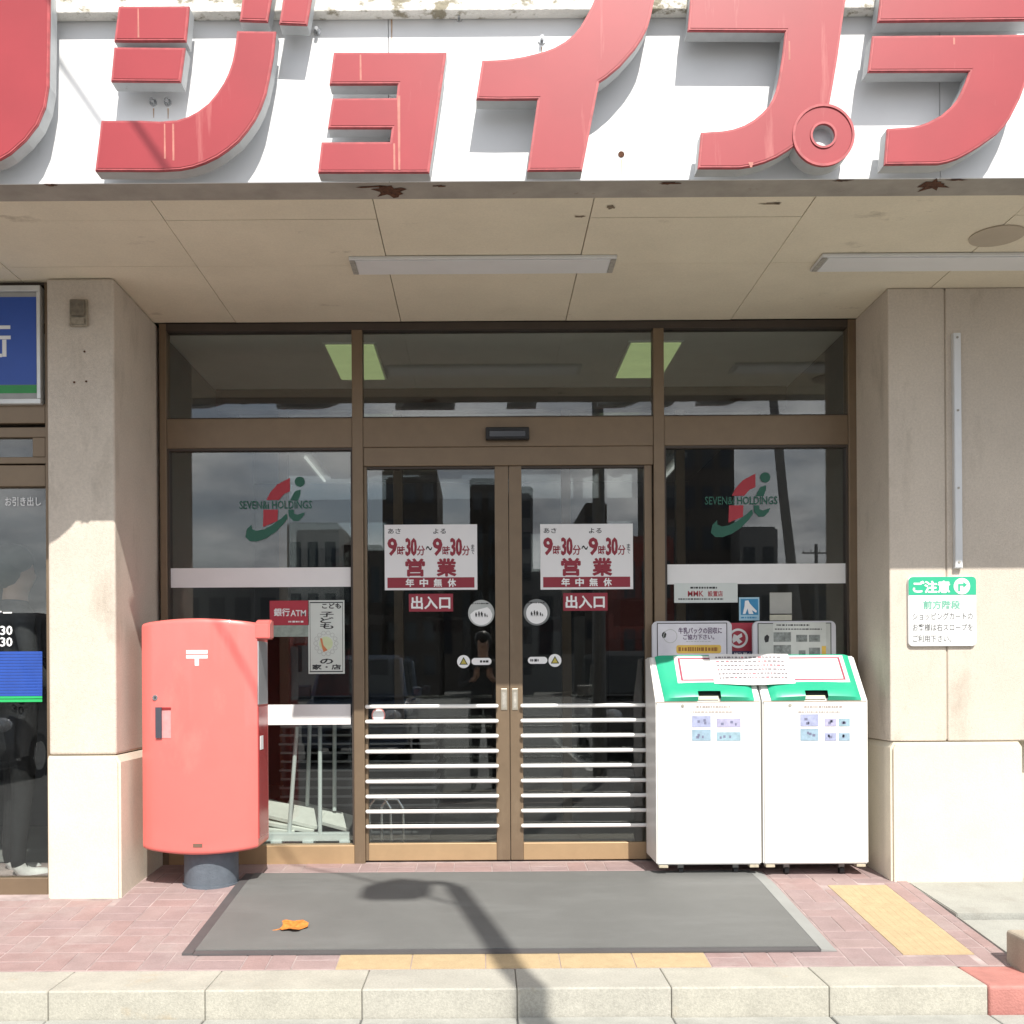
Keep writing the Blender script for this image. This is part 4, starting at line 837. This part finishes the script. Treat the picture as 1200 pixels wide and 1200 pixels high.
# ------------------------------------------------------------------ interior
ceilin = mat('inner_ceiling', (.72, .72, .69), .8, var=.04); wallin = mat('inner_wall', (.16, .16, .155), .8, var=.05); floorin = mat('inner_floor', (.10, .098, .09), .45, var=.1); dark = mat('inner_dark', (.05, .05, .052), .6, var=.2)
inn = empty('shop_interior', (0, 7, 0)); inn['kind'] = 'structure'
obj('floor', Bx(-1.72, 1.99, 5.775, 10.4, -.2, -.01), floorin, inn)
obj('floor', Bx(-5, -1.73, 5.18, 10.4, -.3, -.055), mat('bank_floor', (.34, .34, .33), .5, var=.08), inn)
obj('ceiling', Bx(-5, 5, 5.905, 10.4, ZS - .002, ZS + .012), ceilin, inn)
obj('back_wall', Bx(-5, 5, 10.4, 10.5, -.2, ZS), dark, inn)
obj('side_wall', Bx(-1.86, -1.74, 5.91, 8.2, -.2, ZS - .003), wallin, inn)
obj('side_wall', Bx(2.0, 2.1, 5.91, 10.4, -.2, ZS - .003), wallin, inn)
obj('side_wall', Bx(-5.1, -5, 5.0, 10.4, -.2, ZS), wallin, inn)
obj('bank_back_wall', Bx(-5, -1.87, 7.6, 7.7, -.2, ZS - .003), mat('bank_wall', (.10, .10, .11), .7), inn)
obj('bank_side_front', Bx(-5, -3.6, 5.0, 5.2, -.3, ZS - .003), cream, inn)
YI = 7.0
ip = empty('inner_partition', (0, YI, 0), 'dark framed inner glass partition behind the entrance doors', 'partition')
obj('header', Bx(-1.73, 1.99, YI, YI + .12, P(566, 480, YI).z, P(566, 452, YI).z), bronzed, ip)
for x in (-1.3, -.55, .55, 1.3): obj('post', Bx(x - .03, x + .03, YI + .02, YI + .08, -.01, P(566, 480, YI).z - .001, bev=.003), mat('inner_bronze', (.16, .115, .075), .5), ip)
for a, c in ((-1.27, -.58), (-.52, .52), (.58, 1.27)): obj('pane', Bx(a, c, YI + .045, YI + .053, .0, P(566, 480, YI).z - .002), glassm, ip)
lmat = mat('panel_light', (.7, .72, .5), .5, emit=(.72, .92, .40), es=.23)
for x0, x1, lab in ((-.875, -.605, 'left'), (.845, 1.125, 'right')):
    e = empty('ceiling_light', ((x0 + x1) / 2, 6.37, ZS - .02), 'pale green lit ceiling panel seen through the %s transom mullion' % lab, 'ceiling light', 'vestibule ceiling lights')
    obj('frame', Bx(x0 - .015, x1 + .015, 6.02, 6.745, ZS - .014, ZS - .004), lampw, e); obj('diffuser', Bx(x0, x1, 6.035, 6.73, ZS - .02, ZS - .0145), lmat, e)
lm2 = mat('tube_light', (.8, .8, .8), .5, emit=(1, 1, .95), es=.4)
for i, (x, y, lab) in enumerate(((-1.3, 8.4, 'glowing tube light deep inside on the left'), (.3, 9.2, 'glowing tube light deep inside in the middle'), (1.5, 8.6, 'glowing tube light deep inside on the right'))):
    e = empty('tube_lamp', (x, y, ZS - .3), lab, 'ceiling light', 'tube lamps inside the shop')
    obj('housing', Bx(x - .05, x + .05, y - .5, y + .5, ZS - .24, ZS - .2), lampw, e); obj('tube', MB().tube((x, y - .48, ZS - .26), (x, y + .48, ZS - .26), .011, seg=10), lm2, e)
    obj('rod', MB().tube((x, y, ZS - .2), (x, y, ZS - .002), .006, seg=8), lampw, e)
# boards, poles and basket stack behind the left pane
bdm = mat('board_chalk', (.70, .72, .67), .75, var=.08, vscale=14); plm = mat('pole_white', (.60, .66, .65), .45, var=.05)
def bdy(px, py, Y): return P(px, py, Y)
rk = empty('board_rack', (P(370, 985, 5.9).x, 5.95, -.01), 'low white rack holding slanted boards behind the left pane', 'rack')
a, c = P(305, 976, 5.87), P(410, 984, 5.87)
obj('base_beam', Bx(a.x - .2, c.x, 5.85, 5.9, c.z - .005, a.z, bev=.003), plm, rk)
for px in (325, 362, 405): v = P(px, 986, 5.87); obj('foot', Bx(v.x - .03, v.x + .03, 5.83, 5.93, -.01, v.z + .008, bev=.003), plm, rk)
for (xt, yt, xb_, yb_, Y) in ((347, 866, 338, 985, 5.88), (375, 865, 375, 985, 5.86), (363, 850, 360, 945, 6.15), (392, 850, 392, 950, 6.15)):
    t_, b_ = P(xt, yt, Y), P(xb_, yb_, Y); d_ = (t_ - b_); t_ = b_ + d_ * 1.12; obj('pole', MB().tube(b_, t_, .0115, seg=12), plm, rk)
for (x0, y0, x1, y1, Y, dpt), bl in zip(((250, 940, 372, 968, 5.91, .22), (255, 953, 368, 973, 5.905, .2), (330, 950, 409, 971, 6.0, .2), (250, 966, 345, 974, 5.9, .2)), ('uppermost of the slanted pile', 'second of the slanted pile', 'rearmost, nearest the door mullion', 'lowest of the slanted pile')):
    a, c = P(x0, y0, Y), P(x1, y1, Y); ang = math.atan2(c.z - a.z, c.x - a.x); Lb = (c - a).length
    M = Matrix.Translation(a) @ Matrix.Rotation(-ang, 4, 'Y') @ Matrix.Rotation(math.radians(14), 4, 'X')
    o = tag(obj('board', MB().box(0, Lb, 0, dpt, -.022, 0, bev=.002, M=M), bdm), 'pale slanted board on the white rack, ' + bl, 'board', 'boards on the rack')
ORD = 'first second third fourth fifth sixth seventh eighth ninth tenth'.split(); bk = mat('basket_grey', (.10, .105, .11), .5, var=.2)
def basket(x, y, z, name_lab, grp):
    e = tag(obj('shopping_basket', MB().prism([(x - .17, z), (x + .17, z), (x + .21, z + .2), (x - .21, z + .2)], y, y + .28, bev=.004), bk), name_lab, 'basket', grp)
    obj('rim', Bx(x - .22, x + .22, y - .012, y + .292, z + .2, z + .214, bev=.004), mat('basket_rim', (.24, .25, .26), .4), e)
for cx_, yb, n_ in ((P(372, 900, 6.4).x, 6.38, 11), (P(470, 900, 6.4).x, 6.36, 10)):
    for k in range(n_): basket(cx_ + random.uniform(-.006, .006), yb, .02 + .052 * k, 'grey shopping basket, %s in the %s stack inside the doors' % ('topmost' if k == n_ - 1 else 'lowest' if k == 0 else ORD[k] + ' from the bottom', 'left' if n_ == 11 else 'right'), 'stacked shopping baskets ' + ('left' if n_ == 11 else 'right'))
ct = empty('basket_cart', (P(452, 985, 6.0).x, 6.0, -.01), 'small chrome basket trolley just inside the left sliding door', 'trolley')
v = P(445, 985, 6.0)
for dx in (0, .07):
    fr = MB(); x = v.x + dx; arc = [(x - .06, 6.02, .02), (x - .06, 6.02, .26), (x - .03, 6.02, .30), (x + .03, 6.02, .30), (x + .06, 6.02, .25), (x + .065, 6.02, .02)]
    for p_, q_ in zip(arc, arc[1:]): fr.tube(p_, q_, .008, seg=8)
    obj('frame_loop', fr, steel, ct)
for dx in (-.05, .12): obj('wheel', MB().tube((v.x + dx - .012, 6.02, .025), (v.x + dx + .012, 6.02, .025), .033, seg=16), black, ct)
# ------------------------------------------------------------------ people
def person(name, label, loc, rz, joints, radii, edges, zones, hair_m, group=None):
    me = bpy.data.meshes.new(name); me.from_pydata([Vector(j) for j in joints], edges, [])
    o = bpy.data.objects.new(name, me); COL.objects.link(o)
    sk = o.modifiers.new('skin', 'SKIN'); sk.use_smooth_shade = True; ss = o.modifiers.new('sub', 'SUBSURF'); ss.levels = ss.render_levels = 1
    for i, r in enumerate(radii): me.skin_vertices[0].data[i].radius = r if isinstance(r, tuple) else (r, r)
    me.skin_vertices[0].data[0].use_root = True
    ev = bpy.data.meshes.new_from_object(o.evaluated_get(bpy.context.evaluated_depsgraph_get())); bpy.data.objects.remove(o)
    ms = []
    for m, _ in zones:
        if m not in ms: ms.append(m)
    ev.materials.clear()
    for m in ms: ev.materials.append(m)
    for p in ev.polygons:
        p.use_smooth = True
        for m, test in zones:
            if test(p.center): p.material_index = ms.index(m); break
    o = bpy.data.objects.new(name, ev); link(o, None, loc); o.rotation_euler = (0, 0, rz); tag(o, label, 'person', group); return o
skin = mat('skin_tone', (.42, .26, .19), .55, var=.05); hairm = mat('dark_hair', (.012, .010, .009), .5); clothk = mat('black_cloth', (.018, .018, .020), .85, var=.2, vscale=30); clothd = mat('charcoal_cloth', (.05, .05, .055), .9, var=.15, vscale=30); shoe = mat('white_shoe', (.75, .75, .74), .5, var=.04)
def figure(arm_l, arm_r, hands=True, stance=.10):
    J, R, E = [], [], []
    def add(p, r, par=None):
        J.append(p); R.append(r); i = len(J) - 1
        if par is not None: E.append((par, i))
        return i
    pel = add((0, 0, .92), (.15, .11)); wst = add((0, 0, 1.05), (.135, .10), pel); ch = add((0, .0, 1.27), (.165, .115), wst); nk0 = add((0, -.005, 1.42), (.07, .065), ch); nk = add((0, .0, 1.48), .055, nk0)
    hd0 = add((0, .015, 1.55), (.073, .085), nk); hd1 = add((0, .01, 1.63), (.078, .095), hd0); add((0, .0, 1.69), (.06, .075), hd1); ns = add((0, .105, 1.585), (.012, .014), hd0)
    for s in (-1, 1):
        hp = add((s * .09, 0, .86), (.095, .10), pel); kn = add((s * stance, .015, .49), (.062, .066), hp); an = add((s * stance * 1.05, -.02, .09), (.042, .045), kn); hl = add((s * stance * 1.06, .03, .04), (.042, .035), an); add((s * stance * 1.15, .15, .03), (.042, .028), hl)
        el, wr, ha, fd = arm_l if s < 0 else arm_r
        sh = add((s * .185, -.005, 1.38), .065, ch); e_ = add(el, .046, sh); w_ = add(wr, .031, e_); h_ = add(ha, (.034, .020), w_)
        f = Vector(fd).normalized(); side = Vector((1, 0, 0)) if abs(f.x) < .7 else Vector((0, 0, 1)); cr = f.cross(side).normalized()
        for k in range(4):
            b0 = Vector(ha) + f * .035 + side * (.024 - .016 * k); ln = (.07, .08, .075, .058)[k]
            i1 = add(tuple(b0 + f * ln * .5), .0085, h_); add(tuple(b0 + f * ln * .85 + cr * .022), .0078, i1)
        t1 = add(tuple(Vector(ha) - f * .01 + side * (-s) * .035 + f * .02), .011, h_); add(tuple(Vector(ha) + side * (-s) * .052 + f * .045), .009, t1)
    return J, R, E
def hair_for(o, loc):
    h = obj('hair', MB().sphere((loc[0], loc[1] - .012, loc[2] + 1.652), .1, (.93, 1.1, .92)).sphere((loc[0], loc[1] - .04, loc[2] + 1.60), .095, (.92, .9, 1.0)), hairm, o, smooth=True); return h
# customer standing at the machine inside the bank window
J, R_, E_ = figure(((-.24, .06, 1.13), (-.17, .28, 1.12), (-.14, .37, 1.14), (.1, 1, .1)), ((.24, .02, 1.12), (.22, .16, .95), (.22, .20, .88), (0, .2, -1)), stance=.085)
loc = (P(20, 1000, 5.55).x, 5.55, -.055)
cu = person('person', 'person in black trousers and white shoes standing behind the bank window', loc, math.radians(-55), J, R_, E_, [(shoe, lambda c: c.z < .095), (clothk, lambda c: c.z < .96), (skin, lambda c: c.z > 1.46 or (abs(c.x) > .12 and c.z < 1.2 and (c.y > .30 or c.z < .93))), (clothd, lambda c: True)], hairm)
hair_for(cu, loc)
# photographer standing on the road behind the camera, seen only mirrored in the glass
J, R_, E_ = figure(((-.25, .08, 1.12), (-.10, .25, 1.20), (-.075, .30, 1.245), (.1, .35, 1)), ((.25, .08, 1.12), (.10, .25, 1.20), (.075, .30, 1.245), (-.1, .35, 1)), stance=.10)
loc = (0, -.44, -.245)
ph = person('person', 'photographer in dark clothes mirrored in the left sliding door', loc, 0, J, R_, E_, [(clothk, lambda c: c.z < .96), (skin, lambda c: c.z > 1.46 or (c.y > .24 and c.z > 1.15)), (clothd, lambda c: True)], hairm)
hair_for(ph, loc)
ph_ = tag(obj('phone', Bx(-.038, .038, -.125, -.117, CAMZ - .03, CAMZ + .11, bev=.003), black), 'black phone held up by the photographer', 'phone'); obj('screen', Bx(-.034, .034, -.1262, -.1252, CAMZ - .025, CAMZ + .105), mat('phone_screen', (.02, .02, .025), .1), ph_)
# ------------------------------------------------------------------ the street behind the camera (mirrored in the glass, casts the lamp shadow)
lampm = mat('lamp_post_grey', (.16, .16, .155), .5, metal=.4, var=.1)
LX, LY = 1.22, -1.15
tip = Vector((-.185, 5.32, gz(5.3)))             # where the lamp head's shadow falls
hh = (tip.y - LY) / SUN.y * -1 * SUN.z            # height gained along the sun ray back to LY
topz = tip.z + hh; topx = tip.x + (tip.y - LY) / -SUN.y * SUN.x
lp = empty('street_lamp', (topx, LY, -.245), 'grey street lamp on a tall post mirrored in the right sliding door', 'street lamp')
obj('post', MB().tube((topx, LY, -.245), (topx, LY, topz * .55), .085, .068, seg=20).tube((topx, LY, topz * .55), (topx, LY, topz - .25), .068, .05, seg=20), lampm, lp, smooth=True)
obj('base_flange', MB().tube((topx, LY, -.245), (topx, LY, -.21), .16, seg=20), lampm, lp)
arm = MB(); pr = None
for k in range(9):
    a = math.pi * k / 8 * .85; q = Vector((topx - .09 + .09 * math.cos(a), LY, topz - .25 + .13 * math.sin(a)))
    if pr is not None: arm.tube(pr, q, .03, seg=12)
    pr = q
obj('arm', arm, lampm, lp)
obj('lamp_head', MB().prism([(topx - .12, topz - .27), (topx - .17, topz - .18), (topx - .27, topz - .14), (topx - .36, topz - .22), (topx - .46, topz - .33), (topx - .40, topz - .37), (topx - .20, topz - .36)], LY - .11, LY + .11, bev=.02).tube((topx - .17, LY, topz - .16), (topx - .22, LY, topz - .18), .03, seg=10), lampm, lp)
obj('lamp_glass', MB().sphere((topx - .29, LY, topz - .37), .08, (1, 1, .25)), mat('lamp_glass', (.6, .6, .58), .3), lp)
def car(x, y, paint, lab, w=1.48, h=1.72, l=3.4):
    e = empty('parked_car', (x, y, -.245), lab, 'car', 'parked cars behind the camera'); z0 = -.245
    f = y + l / 2; r = y - l / 2; hb = .92
    low = [(f, z0 + .25), (f + .02, z0 + .55), (f - .06, z0 + .80), (f - .55, z0 + hb), (r + .05, z0 + hb + .02), (r - .02, z0 + .6), (r, z0 + .25)]
    obj('body', MB().prismx(low, x - w / 2, x + w / 2, bev=.05), paint, e, smooth=True)
    b = bmesh.new(); A = [(f - .5, hb - .01, w / 2 - .03), (f - 1.0, h - .06, w / 2 - .14), (r + .16, h - .05, w / 2 - .14), (r + .05, hb, w / 2 - .03)]
    L_ = [b.verts.new((x - q, yy, z0 + zz_)) for yy, zz_, q in A]; Rr = [b.verts.new((x + q, yy, z0 + zz_)) for yy, zz_, q in A]
    b.faces.new(L_); b.faces.new(Rr[::-1])
    for i in range(4): b.faces.new((L_[i], Rr[i], Rr[(i + 1) % 4], L_[(i + 1) % 4]))
    bmesh.ops.recalc_face_normals(b, faces=b.faces[:]); bmesh.ops.bevel(b, geom=b.edges[:], offset=.05, segments=2, affect='EDGES')
    obj('cabin', MB().merge(b), paint, e, smooth=True)
    cg_ = mat('car_glass', (.02, .025, .03), .05, var=.02)
    def slab(n, pts, m):
        b = bmesh.new(); vs = [b.verts.new(p_) for p_ in pts]; b.faces.new(vs); return obj(n, MB().merge(b), m, e)
    def lp2(t): return f - .5 - .5 * t, z0 + hb - .01 + (h - .05 - hb) * t
    y1_, z1_ = lp2(.10); y2_, z2_ = lp2(.88)
    slab('windscreen', [(x - w / 2 + .11, y1_ + .012, z1_ + .012), (x + w / 2 - .11, y1_ + .012, z1_ + .012), (x + w / 2 - .18, y2_ + .012, z2_ + .012), (x - w / 2 + .18, y2_ + .012, z2_ + .012)], cg_)
    for s in (-1, 1):
        for ya, yb_ in ((f - .82, f - 1.55), (f - 1.65, r + .35)):
            slab('side_window', [(x + s * (w / 2 - .035), ya, z0 + hb + .06), (x + s * (w / 2 - .035), yb_, z0 + hb + .06), (x + s * (w / 2 - .115), yb_ + .05, z0 + h - .16), (x + s * (w / 2 - .115), ya - .18, z0 + h - .16)], cg_)
        obj('headlight', MB().sphere((x + s * (w / 2 - .22), f - .03, z0 + .68), .12, (1.2, .5, .8)), mat('headlight', (.7, .72, .75), .1, metal=.4), e, smooth=True)
        m_ = obj('mirror', MB().box(x + s * (w / 2 + .02), x + s * (w / 2 + .16), f - .85, f - .76, z0 + hb + .02, z0 + hb + .17, bev=.03), paint, e)
        for yy in (f - .6, r + .55):
            t_ = obj('wheel', MB().tube((x + s * (w / 2 - .16), yy, z0 + .28), (x + s * (w / 2 + .01), yy, z0 + .28), .28, seg=28), black, e, smooth=True)
            obj('rim', MB().tube((x + s * (w / 2), yy, z0 + .28), (x + s * (w / 2 + .015), yy, z0 + .28), .18, seg=20), steel, t_)
    obj('grille', Bx(x - .4, x + .4, f - .01, f + .045, z0 + .36, z0 + .5, bev=.01), black, e)
    obj('number_plate', Bx(x - .17, x + .17, f + .03, f + .05, z0 + .52, z0 + .68), white, e)
car(-1.8, -5.2, mat('car_navy', (.06, .085, .14), .2, coat=1), 'dark blue small car mirrored in the left door', h=1.62)
car(2.3, -5.0, mat('car_dark_grey', (.06, .06, .065), .22, coat=1), 'dark grey small car mirrored in the right door', h=1.66)
car(-6.4, -4.7, mat('van_black', (.03, .03, .035), .22, coat=1), 'tall dark van mirrored in the bank window', w=1.7, h=2.15, l=4.3)
paint = mat('road_paint', (.6, .6, .58), .7, var=.15, vscale=20)
for k in range(5):
    x = -6.6 + 2.5 * k + (.5 if k > 2 else 0); tag(obj('parking_line', Bx(x - .06, x + .06, -7.2, -2.4, -.243, -.239), paint), 'painted white parking line behind the camera, number %s from the left' % ['one', 'two', 'three', 'four', 'five'][k], 'parking line')
wdark = mat('far_window', (.03, .035, .045), .1, var=.1)
def tower(x0, x1, y, ztop, m, lab, cols, rows, name='far_building'):
    e = empty(name, ((x0 + x1) / 2, y, -.245), lab, 'building', 'far buildings mirrored in the glass')
    obj('wall', Bx(x0, x1, y - 9, y, -.245, ztop), m, e); obj('roof', Bx(x0 + .1, x1 - .1, y - 8.9, y - .1, ztop + .002, ztop + .12), m, e)
    W_, H_ = (x1 - x0) / cols, (ztop - 1) / rows
    for i in range(cols):
        for k in range(rows):
            wdw = obj('window', Bx(x0 + W_ * (i + .2), x0 + W_ * (i + .8), y - .05, y + .04, .6 + H_ * (k + .25), .6 + H_ * (k + .8)), wdark, e)
bdk = mat('far_wall_brown', (.10, .085, .075), .8, var=.1); bgy = mat('far_wall_grey', (.20, .20, .20), .8, var=.1); brd = mat('far_wall_red', (.20, .05, .04), .8, var=.1); bpl = mat('far_wall_pale', (.42, .42, .40), .8, var=.08)
def RX(px, Y): return (px - CX) / F * (2 * 5.73 - Y)
def RZ(py, Y): return CAMZ + (CY - py) / F * (2 * 5.73 - Y)
for (a, c, t, Y, m, lab, cl, rw_) in ((449, 514, 551, -52, bdk, 'dark tower mirrored at the upper left of the left door', 3, 6), (552, 588, 562, -60, bdk, 'dark narrow tower mirrored beside the stile of the left door', 2, 6), (596, 626, 572, -56, bgy, 'grey narrow tower mirrored beside the stile of the right door', 2, 6),
      (686, 712, 592, -64, bdk, 'small dark tower mirrored behind the lamp post', 2, 5), (778, 862, 505, -44, bdk, 'broad brown building mirrored at the top of the right side pane', 4, 6), (728, 790, 632, -38, brd, 'low red building mirrored at the edge of the right door', 3, 2), (868, 912, 622, -42, bgy, 'grey block mirrored behind the right logo decal', 2, 3),
      (338, 398, 614, -48, bpl, 'pale low block mirrored behind the left logo decal', 3, 3), (398, 448, 640, -50, bdk, 'dark low block mirrored between the left pane and door', 3, 2), (150, 330, 668, -75, bgy, 'long low grey shed mirrored at the far left', 6, 1), (600, 760, 668, -80, bgy, 'long low grey shed mirrored behind the right door', 6, 1), (910, 1080, 672, -78, bdk, 'long low dark shed mirrored at the far right', 5, 1), (440, 600, 664, -82, bdk, 'long low dark shed mirrored behind the left door', 5, 1)):
    tower(RX(a, Y), RX(c, Y), Y, RZ(t, Y), m, lab, cl, rw_)
hedge = mat('hedge_green', (.035, .05, .025), .9, var=.4, vscale=3)
def utility(px, pt, py, pb2, Y, lean, lab, arms=True):
    e = empty('utility_pole', (RX(pb2, Y), Y, -.245), lab, 'utility pole', 'utility poles behind the camera')
    a = Vector((RX(pt, Y), Y, RZ(py, Y))); bpt = Vector((RX(pb2, Y), Y, -.245)); pm = mat('pole_concrete', (.22, .21, .20), .8, var=.1)
    obj('pole', MB().tube(bpt, a, .16, .11, seg=16), pm, e)
    if arms:
        t_ = a.lerp(bpt, .06); obj('crossarm', Bx(t_.x - .9, t_.x + .9, Y - .2, Y - .1, t_.z - .05, t_.z + .05), pm, e)
        for dx in (-.8, -.3, .3, .8): obj('insulator', MB().tube((t_.x + dx, Y - .15, t_.z + .05), (t_.x + dx, Y - .15, t_.z + .22), .04, seg=8), white, e)
utility(905, 905, 440, 946, -18, 0, 'leaning utility pole mirrored in the right side pane', False)
utility(957, 957, 640, 957, -60, 0, 'far utility pole with crossarm mirrored at the right edge of the right pane')

# upper storey of the shop and the cable slung from it to the lamp post (its thin shadow crosses the sign)
up = empty('upper_storey', (0, 4.6, 4.7)); up['kind'] = 'structure'
obj('upper_wall', Bx(-5, 5, 4.45, 4.65, 4.75, 9.5), cream, up)
def on_sign(px, py): return P(px, py, YW)
c1, c2 = on_sign(20, 0), on_sign(160, 205); dd = (c2 - c1) / (c2.x - c1.x)
def cab(x, t): q = c1 + dd * (x - c1.x); return q + Vector((SUN.x / -SUN.y, -1, SUN.z / -SUN.y)) * t
A_, B_ = cab(-3.4, -.36), cab(topx - (YW - LY) * SUN.x / -SUN.y, YW - LY)
tag(obj('overhead_cable', MB().tube(A_, B_, .0095, seg=8), black), 'black cable slung from the upper storey to the street lamp', 'cable')

runm = mat('faded_run', (.47, .17, .135), .6, var=.3, vscale=25)
streak = mat('rust_streak', (.50, .33, .22), .7, var=.25, vscale=40)
for (x, y0, y1, w_) in ((467.5, 112, 199, 2.0), (462, 168, 199, 1.2), (422.5, 64, 94, 1.0), (203, 145, 188, 1.3), (193, 145, 186, .9), (162, 10, 44, .8), (1118, 44, 52, 1.0), (925, 48, 70, .9), (880, 190, 196, 3.0)):
    yy = YF - .0019; a, c = P(x - w_, y0, yy), P(x + w_, y1, yy); m_ = (a.x + c.x) / 2
    obj('rust_run', MB().poly([(a.x, yy, a.z), (c.x, yy, a.z), (m_ + .004, yy, c.z), (m_ - .003, yy, c.z)][::-1]), runm, sign)
for (x, y0, y1, w_) in ((459, 17, 50, 1.2), (635, 55, 70, .8), (728, 187, 205, .7), (180, 127, 138, .8), (197, 127, 139, .8)):
    yy = YW - .0012; a, c = P(x - w_, y0, yy), P(x + w_, y1, yy); m_ = (a.x + c.x) / 2
    obj('rust_run', MB().poly([(a.x, yy, a.z), (c.x, yy, a.z), (m_ + .001, yy, c.z), (m_ - .001, yy, c.z)][::-1]), streak, canopy)
